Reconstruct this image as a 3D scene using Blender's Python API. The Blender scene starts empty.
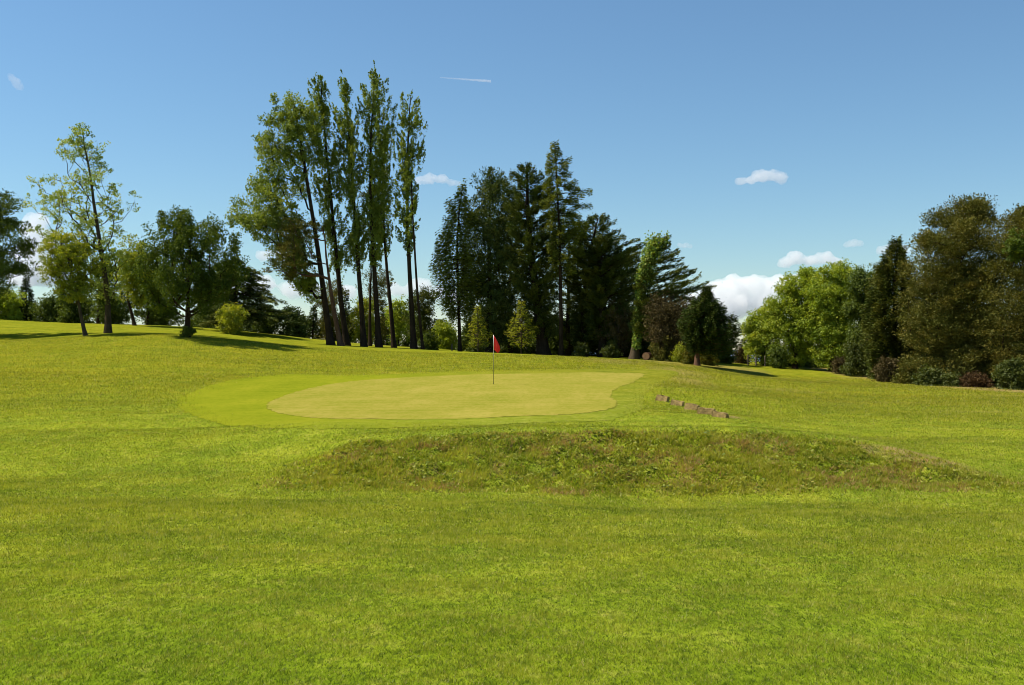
import bpy, math, random
import numpy as np
from mathutils import Vector

C = bpy.context.scene.collection
sc = bpy.context.scene
R = math.radians

# ------------------------------------------------------------------ camera, sky, sun, exposure
EYE = 1.65          # eye height over the turf under the camera
F = 1024.0          # focal length in pixels (36 mm lens on a 36 mm wide frame)
HOR = 350.0         # picture row of the true horizon

cam_d = bpy.data.cameras.new('camera')
cam_d.lens = 36.0
cam_d.sensor_width = 36.0
cam_d.shift_y = 7.5 / 1024
cam_d.clip_start = 0.1
cam_d.clip_end = 60000
cam = bpy.data.objects.new('camera', cam_d)
cam.location = (0, 0, EYE)
cam.rotation_euler = (R(90), 0, 0)
C.objects.link(cam)
sc.camera = cam

SUN_EL, SUN_BACK = 55.0, 6.0      # height, and degrees behind the picture's left side
to_sun = Vector((-math.cos(R(SUN_EL)) * math.cos(R(SUN_BACK)),
                 math.cos(R(SUN_EL)) * math.sin(R(SUN_BACK)),
                 math.sin(R(SUN_EL))))
world = bpy.data.worlds.new('World')
sc.world = world
world.use_nodes = True
wn = world.node_tree
bg = wn.nodes['Background']
sky = wn.nodes.new('ShaderNodeTexSky')
sky.sky_type = 'NISHITA'
sky.sun_disc = False
sky.sun_elevation = R(SUN_EL)
sky.sun_rotation = math.atan2(to_sun.x, to_sun.y)
sky.altitude = 60
sky.air_density = 1.2
sky.dust_density = 0.0
sky.ozone_density = 10.0
wb = wn.nodes.new('ShaderNodeMix')          # the camera's white balance
wb.data_type = 'RGBA'; wb.blend_type = 'MULTIPLY'; wb.inputs[0].default_value = 1.0
wb.inputs[7].default_value = (1.06, 1.05, 0.93, 1)
wn.links.new(sky.outputs[0], wb.inputs[6])
wn.links.new(wb.outputs[2], bg.inputs[0])
bg.inputs[1].default_value = 0.075

sun_d = bpy.data.lights.new('sun', 'SUN')
sun_d.energy = 4.2
sun_d.angle = R(0.53)
sun_d.color = (1.0, 0.91, 0.76)
sun = bpy.data.objects.new('sun', sun_d)
sun.rotation_euler = to_sun.to_track_quat('Z', 'Y').to_euler()
sun.location = (-60, 20, 80)
C.objects.link(sun)

sc.view_settings.view_transform = 'Standard'
sc.view_settings.look = 'None'
sc.view_settings.gamma = 1.0
sc.view_settings.exposure = 0.82
sc.view_settings.use_curve_mapping = False
sc.cycles.max_bounces = 16
sc.cycles.volume_bounces = 14
sc.cycles.transparent_max_bounces = 8
sc.cycles.pixel_filter_type = 'BLACKMAN_HARRIS'
sc.cycles.filter_width = 1.0

# ------------------------------------------------------------------ helpers
def wx(px, d):
    return (px - 512.0) * d / F

def wz(py, d):
    return EYE - (py - HOR) * d / F

def tag(o, label=None, cat=None, group=None, kind=None):
    if label: o['label'] = label
    if cat: o['category'] = cat
    if group: o['group'] = group
    if kind: o['kind'] = kind
    return o

def empty(name, loc):
    o = bpy.data.objects.new(name, None)
    o.location = loc
    o.empty_display_size = 0.3
    C.objects.link(o)
    return o

def np_mesh(name, verts, faces, nper, mat, parent=None, smooth=False, fattr=None):
    """verts (N,3), faces (M,nper) -> one linked mesh object"""
    me = bpy.data.meshes.new(name)
    verts = np.ascontiguousarray(verts, dtype=np.float32)
    faces = np.ascontiguousarray(faces, dtype=np.int32)
    me.vertices.add(len(verts))
    me.vertices.foreach_set('co', verts.ravel())
    me.loops.add(faces.size)
    me.loops.foreach_set('vertex_index', faces.ravel())
    me.polygons.add(len(faces))
    me.polygons.foreach_set('loop_start', np.arange(0, faces.size, nper, dtype=np.int32))
    if smooth:
        me.polygons.foreach_set('use_smooth', np.ones(len(faces), dtype=bool))
    if fattr is not None:
        for k, (dom, arr) in fattr.items():
            a = me.attributes.new(k, 'FLOAT', dom)
            a.data.foreach_set('value', np.ascontiguousarray(arr, dtype=np.float32))
    me.update(calc_edges=True)
    me.materials.append(mat)
    o = bpy.data.objects.new(name, me)
    C.objects.link(o)
    if parent is not None:
        o.parent = parent
        o.location = -parent.location
    return o

# ---- materials
def new_mat(name):
    m = bpy.data.materials.new(name)
    m.use_nodes = True
    nt = m.node_tree
    nt.nodes.clear()
    out = nt.nodes.new('ShaderNodeOutputMaterial')
    return m, nt, out

def ramp(nt, stops, fac, interp='LINEAR'):
    r = nt.nodes.new('ShaderNodeValToRGB')
    cr = r.color_ramp
    cr.interpolation = interp
    while len(cr.elements) < len(stops):
        cr.elements.new(0.5)
    for e, (p, c) in zip(cr.elements, stops):
        e.position = p
        e.color = (c[0], c[1], c[2], 1)
    nt.links.new(fac, r.inputs[0])
    return r.outputs[0]

def noise(nt, scale, detail=3, vec=None, rough=0.55, out='Fac'):
    n = nt.nodes.new('ShaderNodeTexNoise')
    n.inputs['Scale'].default_value = scale
    n.inputs['Detail'].default_value = detail
    n.inputs['Roughness'].default_value = rough
    if vec is not None:
        nt.links.new(vec, n.inputs['Vector'])
    return n.outputs[out]

def mix(nt, fac, a, b, mode='MIX'):
    m = nt.nodes.new('ShaderNodeMix')
    m.data_type = 'RGBA'
    m.blend_type = mode
    for sock, v in ((m.inputs[0], fac), (m.inputs[6], a), (m.inputs[7], b)):
        if isinstance(v, bpy.types.NodeSocket):
            nt.links.new(v, sock)
        elif isinstance(v, (int, float)):
            sock.default_value = v
        else:
            sock.default_value = (v[0], v[1], v[2], 1)
    return m.outputs[2]

def mapr(nt, v, a, b, c=0.0, d=1.0):
    m = nt.nodes.new('ShaderNodeMapRange')
    nt.links.new(v, m.inputs[0])
    m.inputs[1].default_value = a
    m.inputs[2].default_value = b
    m.inputs[3].default_value = c
    m.inputs[4].default_value = d
    return m.outputs[0]

def mathn(nt, op, a, b=None):
    m = nt.nodes.new('ShaderNodeMath')
    m.operation = op
    for i, v in enumerate((a, b)):
        if v is None: continue
        if isinstance(v, bpy.types.NodeSocket): nt.links.new(v, m.inputs[i])
        else: m.inputs[i].default_value = v
    return m.outputs[0]

def attr(nt, name):
    a = nt.nodes.new('ShaderNodeAttribute')
    a.attribute_name = name
    return a.outputs['Fac']

def pos(nt):
    return nt.nodes.new('ShaderNodeNewGeometry').outputs['Position']

def scaled(nt, v, s):
    m = nt.nodes.new('ShaderNodeVectorMath')
    m.operation = 'MULTIPLY'
    nt.links.new(v, m.inputs[0])
    m.inputs[1].default_value = s
    return m.outputs[0]

def leaf_mat(name, stops, trans=0.35, gloss=0.05, trans_tint=(1.25, 1.2, 0.5)):
    """stops: colours over the random leaf tint"""
    m, nt, out = new_mat(name)
    col = ramp(nt, stops, attr(nt, 'tint'))
    dif = nt.nodes.new('ShaderNodeBsdfDiffuse')
    nt.links.new(col, dif.inputs[0])
    tr = nt.nodes.new('ShaderNodeBsdfTranslucent')
    nt.links.new(mix(nt, 1.0, col, trans_tint, 'MULTIPLY'), tr.inputs[0])
    gl = nt.nodes.new('ShaderNodeBsdfGlossy')
    gl.inputs['Roughness'].default_value = 0.6
    gl.inputs['Color'].default_value = (0.8, 0.85, 0.75, 1)
    m1 = nt.nodes.new('ShaderNodeMixShader'); m1.inputs[0].default_value = trans
    nt.links.new(dif.outputs[0], m1.inputs[1]); nt.links.new(tr.outputs[0], m1.inputs[2])
    m2 = nt.nodes.new('ShaderNodeMixShader'); m2.inputs[0].default_value = gloss * 0.35
    nt.links.new(m1.outputs[0], m2.inputs[1]); nt.links.new(gl.outputs[0], m2.inputs[2])
    nt.links.new(m2.outputs[0], out.inputs[0])
    return m

def bark_mat(name, c0, c1, scale=3.0):
    m, nt, out = new_mat(name)
    p = pos(nt)
    n1 = noise(nt, scale, 6, scaled(nt, p, (1.6, 1.6, 0.45)), 0.65)
    col = ramp(nt, [(0.3, c0), (0.7, c1)], n1)
    b = nt.nodes.new('ShaderNodeBsdfPrincipled')
    nt.links.new(col, b.inputs['Base Color'])
    b.inputs['Roughness'].default_value = 0.9
    b.inputs['Specular IOR Level'].default_value = 0.08
    bu = nt.nodes.new('ShaderNodeBump')
    bu.inputs['Strength'].default_value = 0.8
    bu.inputs['Distance'].default_value = 0.05
    nt.links.new(noise(nt, scale * 4, 4, scaled(nt, p, (1.5, 1.5, 0.4))), bu.inputs['Height'])
    nt.links.new(bu.outputs[0], b.inputs['Normal'])
    nt.links.new(b.outputs[0], out.inputs[0])
    return m

def plain_mat(name, c0, c1=None, rough=0.7, scale=8.0):
    m, nt, out = new_mat(name)
    b = nt.nodes.new('ShaderNodeBsdfPrincipled')
    b.inputs['Roughness'].default_value = rough
    col = ramp(nt, [(0.3, c0), (0.7, c1 or c0)], noise(nt, scale, 4, pos(nt)))
    nt.links.new(col, b.inputs['Base Color'])
    nt.links.new(b.outputs[0], out.inputs[0])
    return m

# ------------------------------------------------------------------ terrain
def vnoise(x, y, seed=0):
    """smooth value noise on a unit lattice, 0..1"""
    xi = np.floor(x).astype(np.int64); yi = np.floor(y).astype(np.int64)
    fx = x - xi; fy = y - yi
    fx = fx * fx * (3 - 2 * fx); fy = fy * fy * (3 - 2 * fy)
    def h(a, b):
        n = (a * 374761393 + b * 668265263 + seed * 1442695041) & 0x7fffffff
        n = ((n ^ (n >> 13)) * 1274126177) & 0x7fffffff
        return ((n ^ (n >> 16)) & 0xffff) / 65535.0
    return (h(xi, yi) * (1 - fx) * (1 - fy) + h(xi + 1, yi) * fx * (1 - fy)
            + h(xi, yi + 1) * (1 - fx) * fy + h(xi + 1, yi + 1) * fx * fy)

ctrl = []
def cp(px, py, d):
    ctrl.append((wx(px, d), d, wz(py, d)))
def cw(x, y, z):
    ctrl.append((x, y, z))
# the near slope, falling gently away from the camera
for x in (-9, -4, 0, 4, 9):
    for y in (-6, 0, 3, 6, 9, 12, 14.5):
        if abs(x) <= 0.6 * max(y, 5) + 3:
            cw(x, y, -0.054 * (y - 5) - 0.012 * x)
# foot and top of the rough bank
for px in range(340, 941, 60):
    cp(px, 487 - 4 * abs((px - 640) / 300) ** 2, 17.0)
for px, py in ((340, 449), (400, 442), (460, 438), (520, 436), (580, 435), (640, 435), (700, 435.5), (760, 437), (820, 440), (870, 444)):
    cp(px, py, 18.9)
cp(915, 455, 18.6); cp(950, 468, 18.0); cp(300, 455, 19.0)
cp(250, 470, 18.0); cp(250, 445, 20.6); cp(250, 500, 15.6)
cp(150, 440, 21.5); cp(150, 475, 17.6); cp(0, 445, 21.5); cp(0, 480, 17.5); cp(-150, 445, 21); cp(-150, 480, 17.5)
cp(1000, 472, 18.4); cp(1000, 490, 16.5); cp(1150, 472, 18.4); cp(1150, 490, 16.5); cp(1000, 510, 14.6)
# behind the bank
for px, py in ((300, 431), (400, 430), (500, 429), (600, 428.5), (700, 429), (800, 432)):
    cp(px, py, 21.2)
cp(200, 420, 26); cp(300, 422, 25); cp(400, 421.5, 25); cp(500, 421, 25); cp(600, 420, 25)
cp(0, 400, 34); cp(150, 404, 32); cp(0, 365, 53); cp(150, 362, 53); cp(0, 340, 74); cp(0, 321, 95)
cp(-200, 395, 34); cp(-200, 335, 70); cp(-200, 305, 95)
cp(108, 333, 75); cp(187, 337, 70); cp(150, 325, 95); cp(240, 331, 95)
cp(300, 398, 36); cp(300, 373, 50); cp(300, 357, 64); cp(280, 342, 82)
cp(350, 346, 86); cp(412, 348.5, 86); cp(350, 343, 98); cp(440, 349, 98)
cp(500, 402, 33); cp(400, 402, 33); cp(500, 384, 42); cp(400, 386, 42); cp(600, 385, 42)
cp(400, 373.5, 51); cp(500, 372.5, 51); cp(600, 372, 51); cp(500, 360, 64); cp(500, 353, 76); cp(540, 355, 78)
cp(580, 366, 60); cp(650, 366, 62); cp(640, 360, 74)
cp(460, 352, 88); cp(540, 356.5, 86); cp(600, 357, 86); cp(650, 360, 82)
cp(600, 400, 34); cp(655, 394, 37); cp(690, 388, 40); cp(730, 414, 31); cp(700, 412, 29); cp(690, 375, 56); cp(697, 365.5, 72)
cp(770, 378, 69); cp(745, 363, 88); cp(800, 410, 33); cp(770, 395, 44)
cp(850, 437, 23.5); cp(850, 408, 37); cp(850, 385, 58); cp(850, 375, 75); cp(795, 367, 84)
cp(1000, 437, 24); cp(1000, 408, 38); cp(1000, 390, 58); cp(900, 382, 68)
cp(1200, 440, 24); cp(1200, 405, 40); cp(1200, 395, 58)
for x, z in ((-90, 5.0), (-50, 4.0), (-20, 2.0), (10, 0.9), (40, -0.2), (80, -1.0)):
    cw(x, 125, z)
ctrl = np.array(ctrl)

def tps_fit(P, lam=0.02):
    n = len(P)
    d = np.hypot(P[:, None, 0] - P[None, :, 0], P[:, None, 1] - P[None, :, 1])
    K = np.where(d > 0, d * d * np.log(d + 1e-9), 0) + lam * np.eye(n)
    A = np.zeros((n + 3, n + 3))
    A[:n, :n] = K
    A[:n, n] = 1; A[:n, n + 1:] = P[:, :2]
    A[n, :n] = 1; A[n + 1:, :n] = P[:, :2].T
    return np.linalg.solve(A, np.r_[P[:, 2], 0, 0, 0])
_w = tps_fit(ctrl)

def sstep(a, b, x):
    t = np.clip((x - a) / (b - a), 0, 1)
    return t * t * (3 - 2 * t)

def terrain(x, y):
    x = np.atleast_1d(np.asarray(x, float)); y = np.atleast_1d(np.asarray(y, float))
    xc = np.clip(x, -95, 85); yc = np.clip(y, -6, 125)
    z = np.full(x.shape, _w[-3]) + _w[-2] * xc + _w[-1] * yc
    for i in range(len(ctrl)):
        r2 = (xc - ctrl[i, 0]) ** 2 + (yc - ctrl[i, 1]) ** 2
        z += _w[i] * 0.5 * r2 * np.log(r2 + 1e-12)
    z += (0.10 * (vnoise(x / 2.6, y / 2.1, 3) - 0.5) + 0.05 * (vnoise(x / 0.9, y / 0.8, 4) - 0.5)) * sstep(7, 18, y) * (1 - bank_mask(x, y)) * (1 - sstep(26, 32, y))
    b = bank_mask(x, y)
    z += b * (0.13 * (vnoise(x / 0.55, y / 0.35, 5) - 0.5) + 0.13 * (vnoise(x / 0.23, y / 0.2, 6) - 0.5))
    dist = np.hypot(x, y - 20)
    far = sstep(130, 420, dist)
    return z * (1 - far) + far * (-22.0)

_bank_top = None
def bank_top_y(x):
    return np.interp(x, [-3.9, -3.2, 0, 3.4, 6.0, 7.6, 8.3], [18.5, 18.9, 19.0, 19.0, 18.9, 18.45, 17.9])

def bank_mask(x, y):
    t = bank_top_y(x)
    wob = 0.5 * (vnoise(x / 1.1, y * 0 + 7.3, 11) - 0.5)
    lo = sstep(16.4 + wob, 17.0 + wob, y)
    hi = 1 - sstep(t - 0.05, t + 0.25, y)
    ends = sstep(-4.4, -2.8, x) * (1 - sstep(7.9, 8.7, x))
    return lo * hi * ends

def axis(segs):
    out = [segs[0][0]]
    for a, b, s in segs:
        n = max(1, int(round((b - a) / s)))
        out += list(a + (b - a) * (np.arange(1, n + 1) / n))
    return np.array(out)
def grow(a, b, s, k=1.25):
    out = []; v = a
    while v < b:
        v += s; s *= k; out.append(min(v, b))
    return out
xs = axis([(-22, -14, 0.5), (-14, 14, 0.16), (14, 22, 0.5)])
xs = np.r_[[-v for v in grow(22, 6000, 0.7, 1.12)][::-1], xs, grow(22, 6000, 0.7, 1.12)]
ys = axis([(-10, 3, 0.8), (3, 15.8, 0.2), (15.8, 20.0, 0.1), (20.0, 30, 0.25), (30, 60, 0.4), (60, 130, 0.8)])
ys = np.r_[[-v for v in grow(10, 400, 1.2, 1.3)][::-1], ys, grow(130, 7000, 1.0, 1.12)]
GX, GY = np.meshgrid(xs, ys)
GZ = terrain(GX.ravel(), GY.ravel()).reshape(GX.shape)

def ground_z(x, y):
    """height of the ground mesh itself (bilinear)"""
    x = np.atleast_1d(np.asarray(x, float)); y = np.atleast_1d(np.asarray(y, float))
    i = np.clip(np.searchsorted(xs, x) - 1, 0, len(xs) - 2)
    j = np.clip(np.searchsorted(ys, y) - 1, 0, len(ys) - 2)
    fx = (x - xs[i]) / (xs[i + 1] - xs[i]); fy = (y - ys[j]) / (ys[j + 1] - ys[j])
    return (GZ[j, i] * (1 - fx) * (1 - fy) + GZ[j, i + 1] * fx * (1 - fy)
            + GZ[j + 1, i] * (1 - fx) * fy + GZ[j + 1, i + 1] * fx * fy)
def gz(x, y):
    return float(ground_z(x, y)[0])

def hit(px, py, d0=6.0, d1=120.0):
    """where the line of sight through a picture point meets the ground"""
    d = np.arange(d0, d1, 0.05)
    under = ground_z(wx(px, d), d) > wz(py, d)
    k = int(np.argmax(under)) if under.any() else len(d) - 1
    return wx(px, d[k]), float(d[k])

def inside(poly, x, y):
    c = np.zeros(x.shape, bool)
    n = len(poly)
    for i in range(n):
        x0, y0 = poly[i]; x1, y1 = poly[(i + 1) % n]
        cond = ((y0 > y) != (y1 > y)) & (x < (x1 - x0) * (y - y0) / (y1 - y0 + 1e-12) + x0)
        c ^= cond
    return c

def smooth_poly(pts, n=6):
    """closed Catmull-Rom"""
    out = []
    m = len(pts)
    P = [np.array(p, float) for p in pts]
    for i in range(m):
        p0, p1, p2, p3 = P[i - 1], P[i], P[(i + 1) % m], P[(i + 2) % m]
        for k in range(n):
            t = k / n
            out.append(tuple(0.5 * ((2 * p1) + (-p0 + p2) * t + (2 * p0 - 5 * p1 + 4 * p2 - p3) * t * t
                                    + (-p0 + 3 * p1 - 3 * p2 + p3) * t ** 3)))
    return out

green_px = [(267, 408), (274, 400), (300, 391), (340, 383), (400, 378), (470, 375), (540, 373.5), (612, 373), (643, 374),
            (634, 382), (616, 389), (611, 397), (617, 404), (602, 411), (540, 416), (470, 419), (400, 420), (330, 419), (288, 415)]
collar_px = [(177, 404), (190, 393), (232, 380), (290, 374.5), (340, 375.5), (400, 374), (470, 371.5), (540, 370), (620, 369.5), (676, 371.5),
             (668, 380), (650, 390), (642, 398), (644, 408), (622, 417), (540, 423), (470, 426), (400, 428), (320, 429.5), (250, 427), (200, 418)]
green_poly = smooth_poly([hit(*p) for p in green_px])
collar_poly = smooth_poly([hit(*p) for p in collar_px])

# ---- turf colours shared by the ground sheet and the blades on it
def turf_group():
    g = bpy.data.node_groups.new('turf_colour', 'ShaderNodeTree')
    g.interface.new_socket('Color', in_out='OUTPUT', socket_type='NodeSocketColor')
    o = g.nodes.new('NodeGroupOutput')
    p = pos(g)
    big = noise(g, 0.30, 3, p, 0.5)
    mid = noise(g, 0.9, 4, p, 0.6)
    fine = noise(g, 5.5, 4, scaled(g, p, (1, 0.7, 1)), 0.65)
    c = ramp(g, [(0.30, (0.090, 0.146, 0.007)), (0.50, (0.136, 0.199, 0.010)), (0.70, (0.196, 0.250, 0.016))], mid)
    c2 = mix(g, mapr(g, big, 0.38, 0.64, 0.0, 0.35), c, (0.178, 0.212, 0.007))
    c3 = mix(g, mapr(g, fine, 0.54, 0.74, 0.0, 0.6), c2, (0.285, 0.290, 0.045))
    c4 = mix(g, mapr(g, fine, 0.46, 0.28, 0.0, 0.65), c3, (0.060, 0.095, 0.005))
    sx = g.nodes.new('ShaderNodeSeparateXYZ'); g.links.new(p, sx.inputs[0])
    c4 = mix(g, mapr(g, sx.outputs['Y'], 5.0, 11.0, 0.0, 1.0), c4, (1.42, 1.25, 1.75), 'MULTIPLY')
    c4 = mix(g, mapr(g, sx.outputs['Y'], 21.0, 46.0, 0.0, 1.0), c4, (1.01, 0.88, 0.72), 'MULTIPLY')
    g.links.new(c4, o.inputs[0])
    return g
TURF = turf_group()

def turf_col(nt):
    n = nt.nodes.new('ShaderNodeGroup'); n.node_tree = TURF
    return n.outputs[0]

def ground_material():
    m, nt, out = new_mat('turf')
    p = pos(nt)
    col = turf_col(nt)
    # fine speckle of blades and thatch
    sp = noise(nt, 26, 3, scaled(nt, p, (1, 0.35, 1)), 0.7)
    col = mix(nt, mapr(nt, sp, 0.50, 0.36, 0.0, 0.85), col, (0.055, 0.085, 0.008))
    col = mix(nt, mapr(nt, sp, 0.58, 0.72, 0.0, 0.5), col, (0.26, 0.255, 0.05))
    # bleached and bare ground
    dry = attr(nt, 'dry')
    dn = noise(nt, 3.2, 5, p, 0.7)
    f = mathn(nt, 'MULTIPLY', dry, mapr(nt, dn, 0.32, 0.58, 0.0, 1.0))
    col = mix(nt, f, col, ramp(nt, [(0.35, (0.20, 0.125, 0.06)), (0.65, (0.33, 0.22, 0.11))], noise(nt, 9, 4, p)))
    soil = attr(nt, 'soil')
    sn = noise(nt, 4.5, 5, p, 0.7)
    f2 = mathn(nt, 'MULTIPLY', soil, mapr(nt, sn, 0.40, 0.56, 0.0, 1.0))
    col = mix(nt, f2, col, ramp(nt, [(0.3, (0.045, 0.030, 0.014)), (0.7, (0.17, 0.10, 0.045))], noise(nt, 11, 4, p)))
    b = nt.nodes.new('ShaderNodeBsdfPrincipled')
    nt.links.new(col, b.inputs['Base Color'])
    b.inputs['Roughness'].default_value = 0.85
    b.inputs['Specular IOR Level'].default_value = 0.0
    bu = nt.nodes.new('ShaderNodeBump')
    bu.inputs['Strength'].default_value = 0.7
    bu.inputs['Distance'].default_value = 0.05
    nt.links.new(noise(nt, 22, 3, scaled(nt, p, (1, 0.5, 1)), 0.7), bu.inputs['Height'])
    nt.links.new(bu.outputs[0], b.inputs['Normal'])
    nt.links.new(b.outputs[0], out.inputs[0])
    return m

fx, fy = GX.ravel(), GY.ravel()
def blob(x, y, cx, cy, rx, ry, p=1.0):
    return np.clip(1 - (((x - cx) / rx) ** 2 + ((y - cy) / ry) ** 2), 0, 1) ** p
def pblob(x, y, px, py, rpx, ry):
    cx, cy = hit(px, py)
    return blob(x, y, cx, cy, rpx * cy / F, ry, 0.7)
def dry_map(x, y):
    v = np.zeros(x.shape)
    for a in ((680, 372, 34, 7), (665, 362, 40, 7), (690, 381, 26, 4), (730, 368, 40, 6), (615, 361, 40, 5)):
        v = np.maximum(v, 0.55 * pblob(x, y, *a))
    v = np.maximum(v, 0.9 * pblob(x, y, 728, 416, 14, 0.9))
    v = np.maximum(v, 0.45 * sstep(0.55, 0.8, vnoise(x / 4.0, y / 3.0, 51) * 0.6 + vnoise(x / 1.2, y / 1.0, 52) * 0.4) * sstep(9, 14, x) * sstep(22, 30, y))
    # pine-needle strip along the right-hand trees
    ex = np.interp(y, [50, 54, 56, 61, 66, 70, 75, 84], [28.5, 27.0, 26.7, 26.1, 25.6, 25.2, 24.75, 24.0]) + 0.8 * (vnoise(y / 1.7, x * 0 + 2.5, 71) - 0.5)
    v = np.maximum(v, 0.95 * sstep(-1.2, 0.3, x - ex) * (y > 48) * (y < 86))
    # bare earth at the bank's right shoulder
    v = np.maximum(v, 1.0 * blob(x, y, 7.25, 18.55, 1.15, 0.55, 0.5))
    v = np.maximum(v, 0.8 * blob(x, y, 7.9, 18.0, 0.8, 0.4, 0.5))
    return v
def soil_map(x, y):
    b = bank_mask(x, y)
    return 0.9 * b * sstep(0.5, 0.8, vnoise(x / 0.9, y / 0.5, 21) * 0.5 + vnoise(x / 0.25, y / 0.2, 22) * 0.5)
ground_mat = ground_material()
ny, nx = GX.shape
idx = np.arange(nx * ny).reshape(ny, nx)
quads = np.stack([idx[:-1, :-1], idx[:-1, 1:], idx[1:, 1:], idx[1:, :-1]], -1).reshape(-1, 4)
gnd = np_mesh('ground', np.stack([fx, fy, GZ.ravel()], -1), quads, 4, ground_mat, smooth=True,
              fattr={'dry': ('POINT', dry_map(fx, fy)), 'soil': ('POINT', soil_map(fx, fy))})
tag(gnd, 'rolling mown golf course turf with a gentle rise behind the green', 'ground', kind='structure')

def sheet(name, poly, lift, mat, cell=0.35):
    """cut a sheet that lies on the ground along a closed outline"""
    import bmesh
    bm = bmesh.new()
    P = np.array(poly)
    x0, y0 = P.min(0) - cell; x1, y1 = P.max(0) + cell
    dense = []
    rj = random.Random(len(poly))
    for k in range(len(poly)):
        a, b2 = np.array(poly[k]), np.array(poly[(k + 1) % len(poly)])
        m = max(1, int(np.hypot(*(b2 - a)) / 0.12))
        for q in range(m):
            w = a + (b2 - a) * q / m
            dense.append((w[0] + rj.gauss(0, 0.035), w[1] + rj.gauss(0, 0.05)))
    ring = [bm.verts.new((p[0], p[1], 0)) for p in dense]
    f = bm.faces.new(ring)
    for v in np.arange(x0, x1, cell):
        bmesh.ops.bisect_plane(bm, geom=bm.verts[:] + bm.edges[:] + bm.faces[:], plane_co=(v, 0, 0), plane_no=(1, 0, 0))
    for v in np.arange(y0, y1, cell):
        bmesh.ops.bisect_plane(bm, geom=bm.verts[:] + bm.edges[:] + bm.faces[:], plane_co=(0, v, 0), plane_no=(0, 1, 0))
    co = np.array([v.co[:] for v in bm.verts])
    z = ground_z(co[:, 0], co[:, 1]) + lift
    for v, h in zip(bm.verts, z): v.co.z = h
    bmesh.ops.recalc_face_normals(bm, faces=bm.faces[:])
    for fc in bm.faces:
        fc.smooth = True
        if fc.normal.z < 0: fc.normal_flip()
    me = bpy.data.meshes.new(name); bm.to_mesh(me); bm.free()
    me.materials.append(mat)
    o = bpy.data.objects.new(name, me); C.objects.link(o)
    return o

def short_turf(name, dark, mid, light, yellow, stripe, blend=False):
    m, nt, out = new_mat(name)
    p = pos(nt)
    n1 = noise(nt, 0.5, 6, scaled(nt, p, (1, 0.5, 1)), 0.68)
    col = ramp(nt, [(0.32, dark), (0.5, mid), (0.68, light)], n1)
    w = nt.nodes.new('ShaderNodeTexWave')
    w.wave_type = 'BANDS'; w.bands_direction = 'Y'
    w.inputs['Scale'].default_value = 0.28; w.inputs['Distortion'].default_value = 1.2
    w.inputs['Detail'].default_value = 1.0
    nt.links.new(p, w.inputs[0])
    col = mix(nt, mathn(nt, 'MULTIPLY', w.outputs['Fac'], stripe), col, yellow)
    f = noise(nt, 7, 5, scaled(nt, p, (1, 0.3, 1)), 0.75)
    col = mix(nt, mapr(nt, f, 0.5, 0.72, 0.0, 0.65), col, light)
    col = mix(nt, mapr(nt, f, 0.49, 0.3, 0.0, 0.7), col, dark)
    if blend:                              # the collar runs out into the fairway turf on the right and in front
        sx = nt.nodes.new('ShaderNodeSeparateXYZ'); nt.links.new(p, sx.inputs[0])
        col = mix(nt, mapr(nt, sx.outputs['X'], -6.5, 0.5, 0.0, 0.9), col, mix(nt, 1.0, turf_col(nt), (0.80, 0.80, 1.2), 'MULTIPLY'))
    b = nt.nodes.new('ShaderNodeBsdfPrincipled')
    nt.links.new(col, b.inputs['Base Color'])
    b.inputs['Roughness'].default_value = 0.8
    b.inputs['Specular IOR Level'].default_value = 0.0
    bu = nt.nodes.new('ShaderNodeBump'); bu.inputs['Strength'].default_value = 0.3; bu.inputs['Distance'].default_value = 0.02
    nt.links.new(noise(nt, 30, 3, p, 0.7), bu.inputs['Height']); nt.links.new(bu.outputs[0], b.inputs['Normal'])
    nt.links.new(b.outputs[0], out.inputs[0])
    return m
collar_mat = short_turf('collar_turf', (0.138, 0.172, 0.008), (0.176, 0.204, 0.010), (0.220, 0.230, 0.014), (0.205, 0.215, 0.014), 0.35, True)
green_mat = short_turf('green_turf', (0.178, 0.192, 0.018), (0.230, 0.218, 0.030), (0.295, 0.255, 0.052), (0.275, 0.235, 0.048), 0.35)
col_o = sheet('green_collar', collar_poly, 0.008, collar_mat)
tag(col_o, 'band of shorter bright grass ringing the putting green', 'grass surface', kind='structure')
grn_o = sheet('putting_green', green_poly, 0.015, green_mat)
tag(grn_o, 'pale close-mown putting green around the red flag', 'grass surface', kind='structure')

# the sea in the gap between the trees
wm, nt, out = new_mat('sea_water')
b = nt.nodes.new('ShaderNodeBsdfPrincipled')
b.inputs['Base Color'].default_value = (0.03, 0.05, 0.08, 1)
b.inputs['Roughness'].default_value = 0.35
nt.links.new(b.outputs[0], out.inputs[0])
sea = np_mesh('sea', np.array([(-25000, 300, -13), (25000, 300, -13), (25000, 50000, -13), (-25000, 50000, -13)]), np.array([[0, 1, 2, 3]]), 4, wm)
tag(sea, 'strip of far blue sea in the gap between the trees', 'sea', kind='structure')

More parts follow.
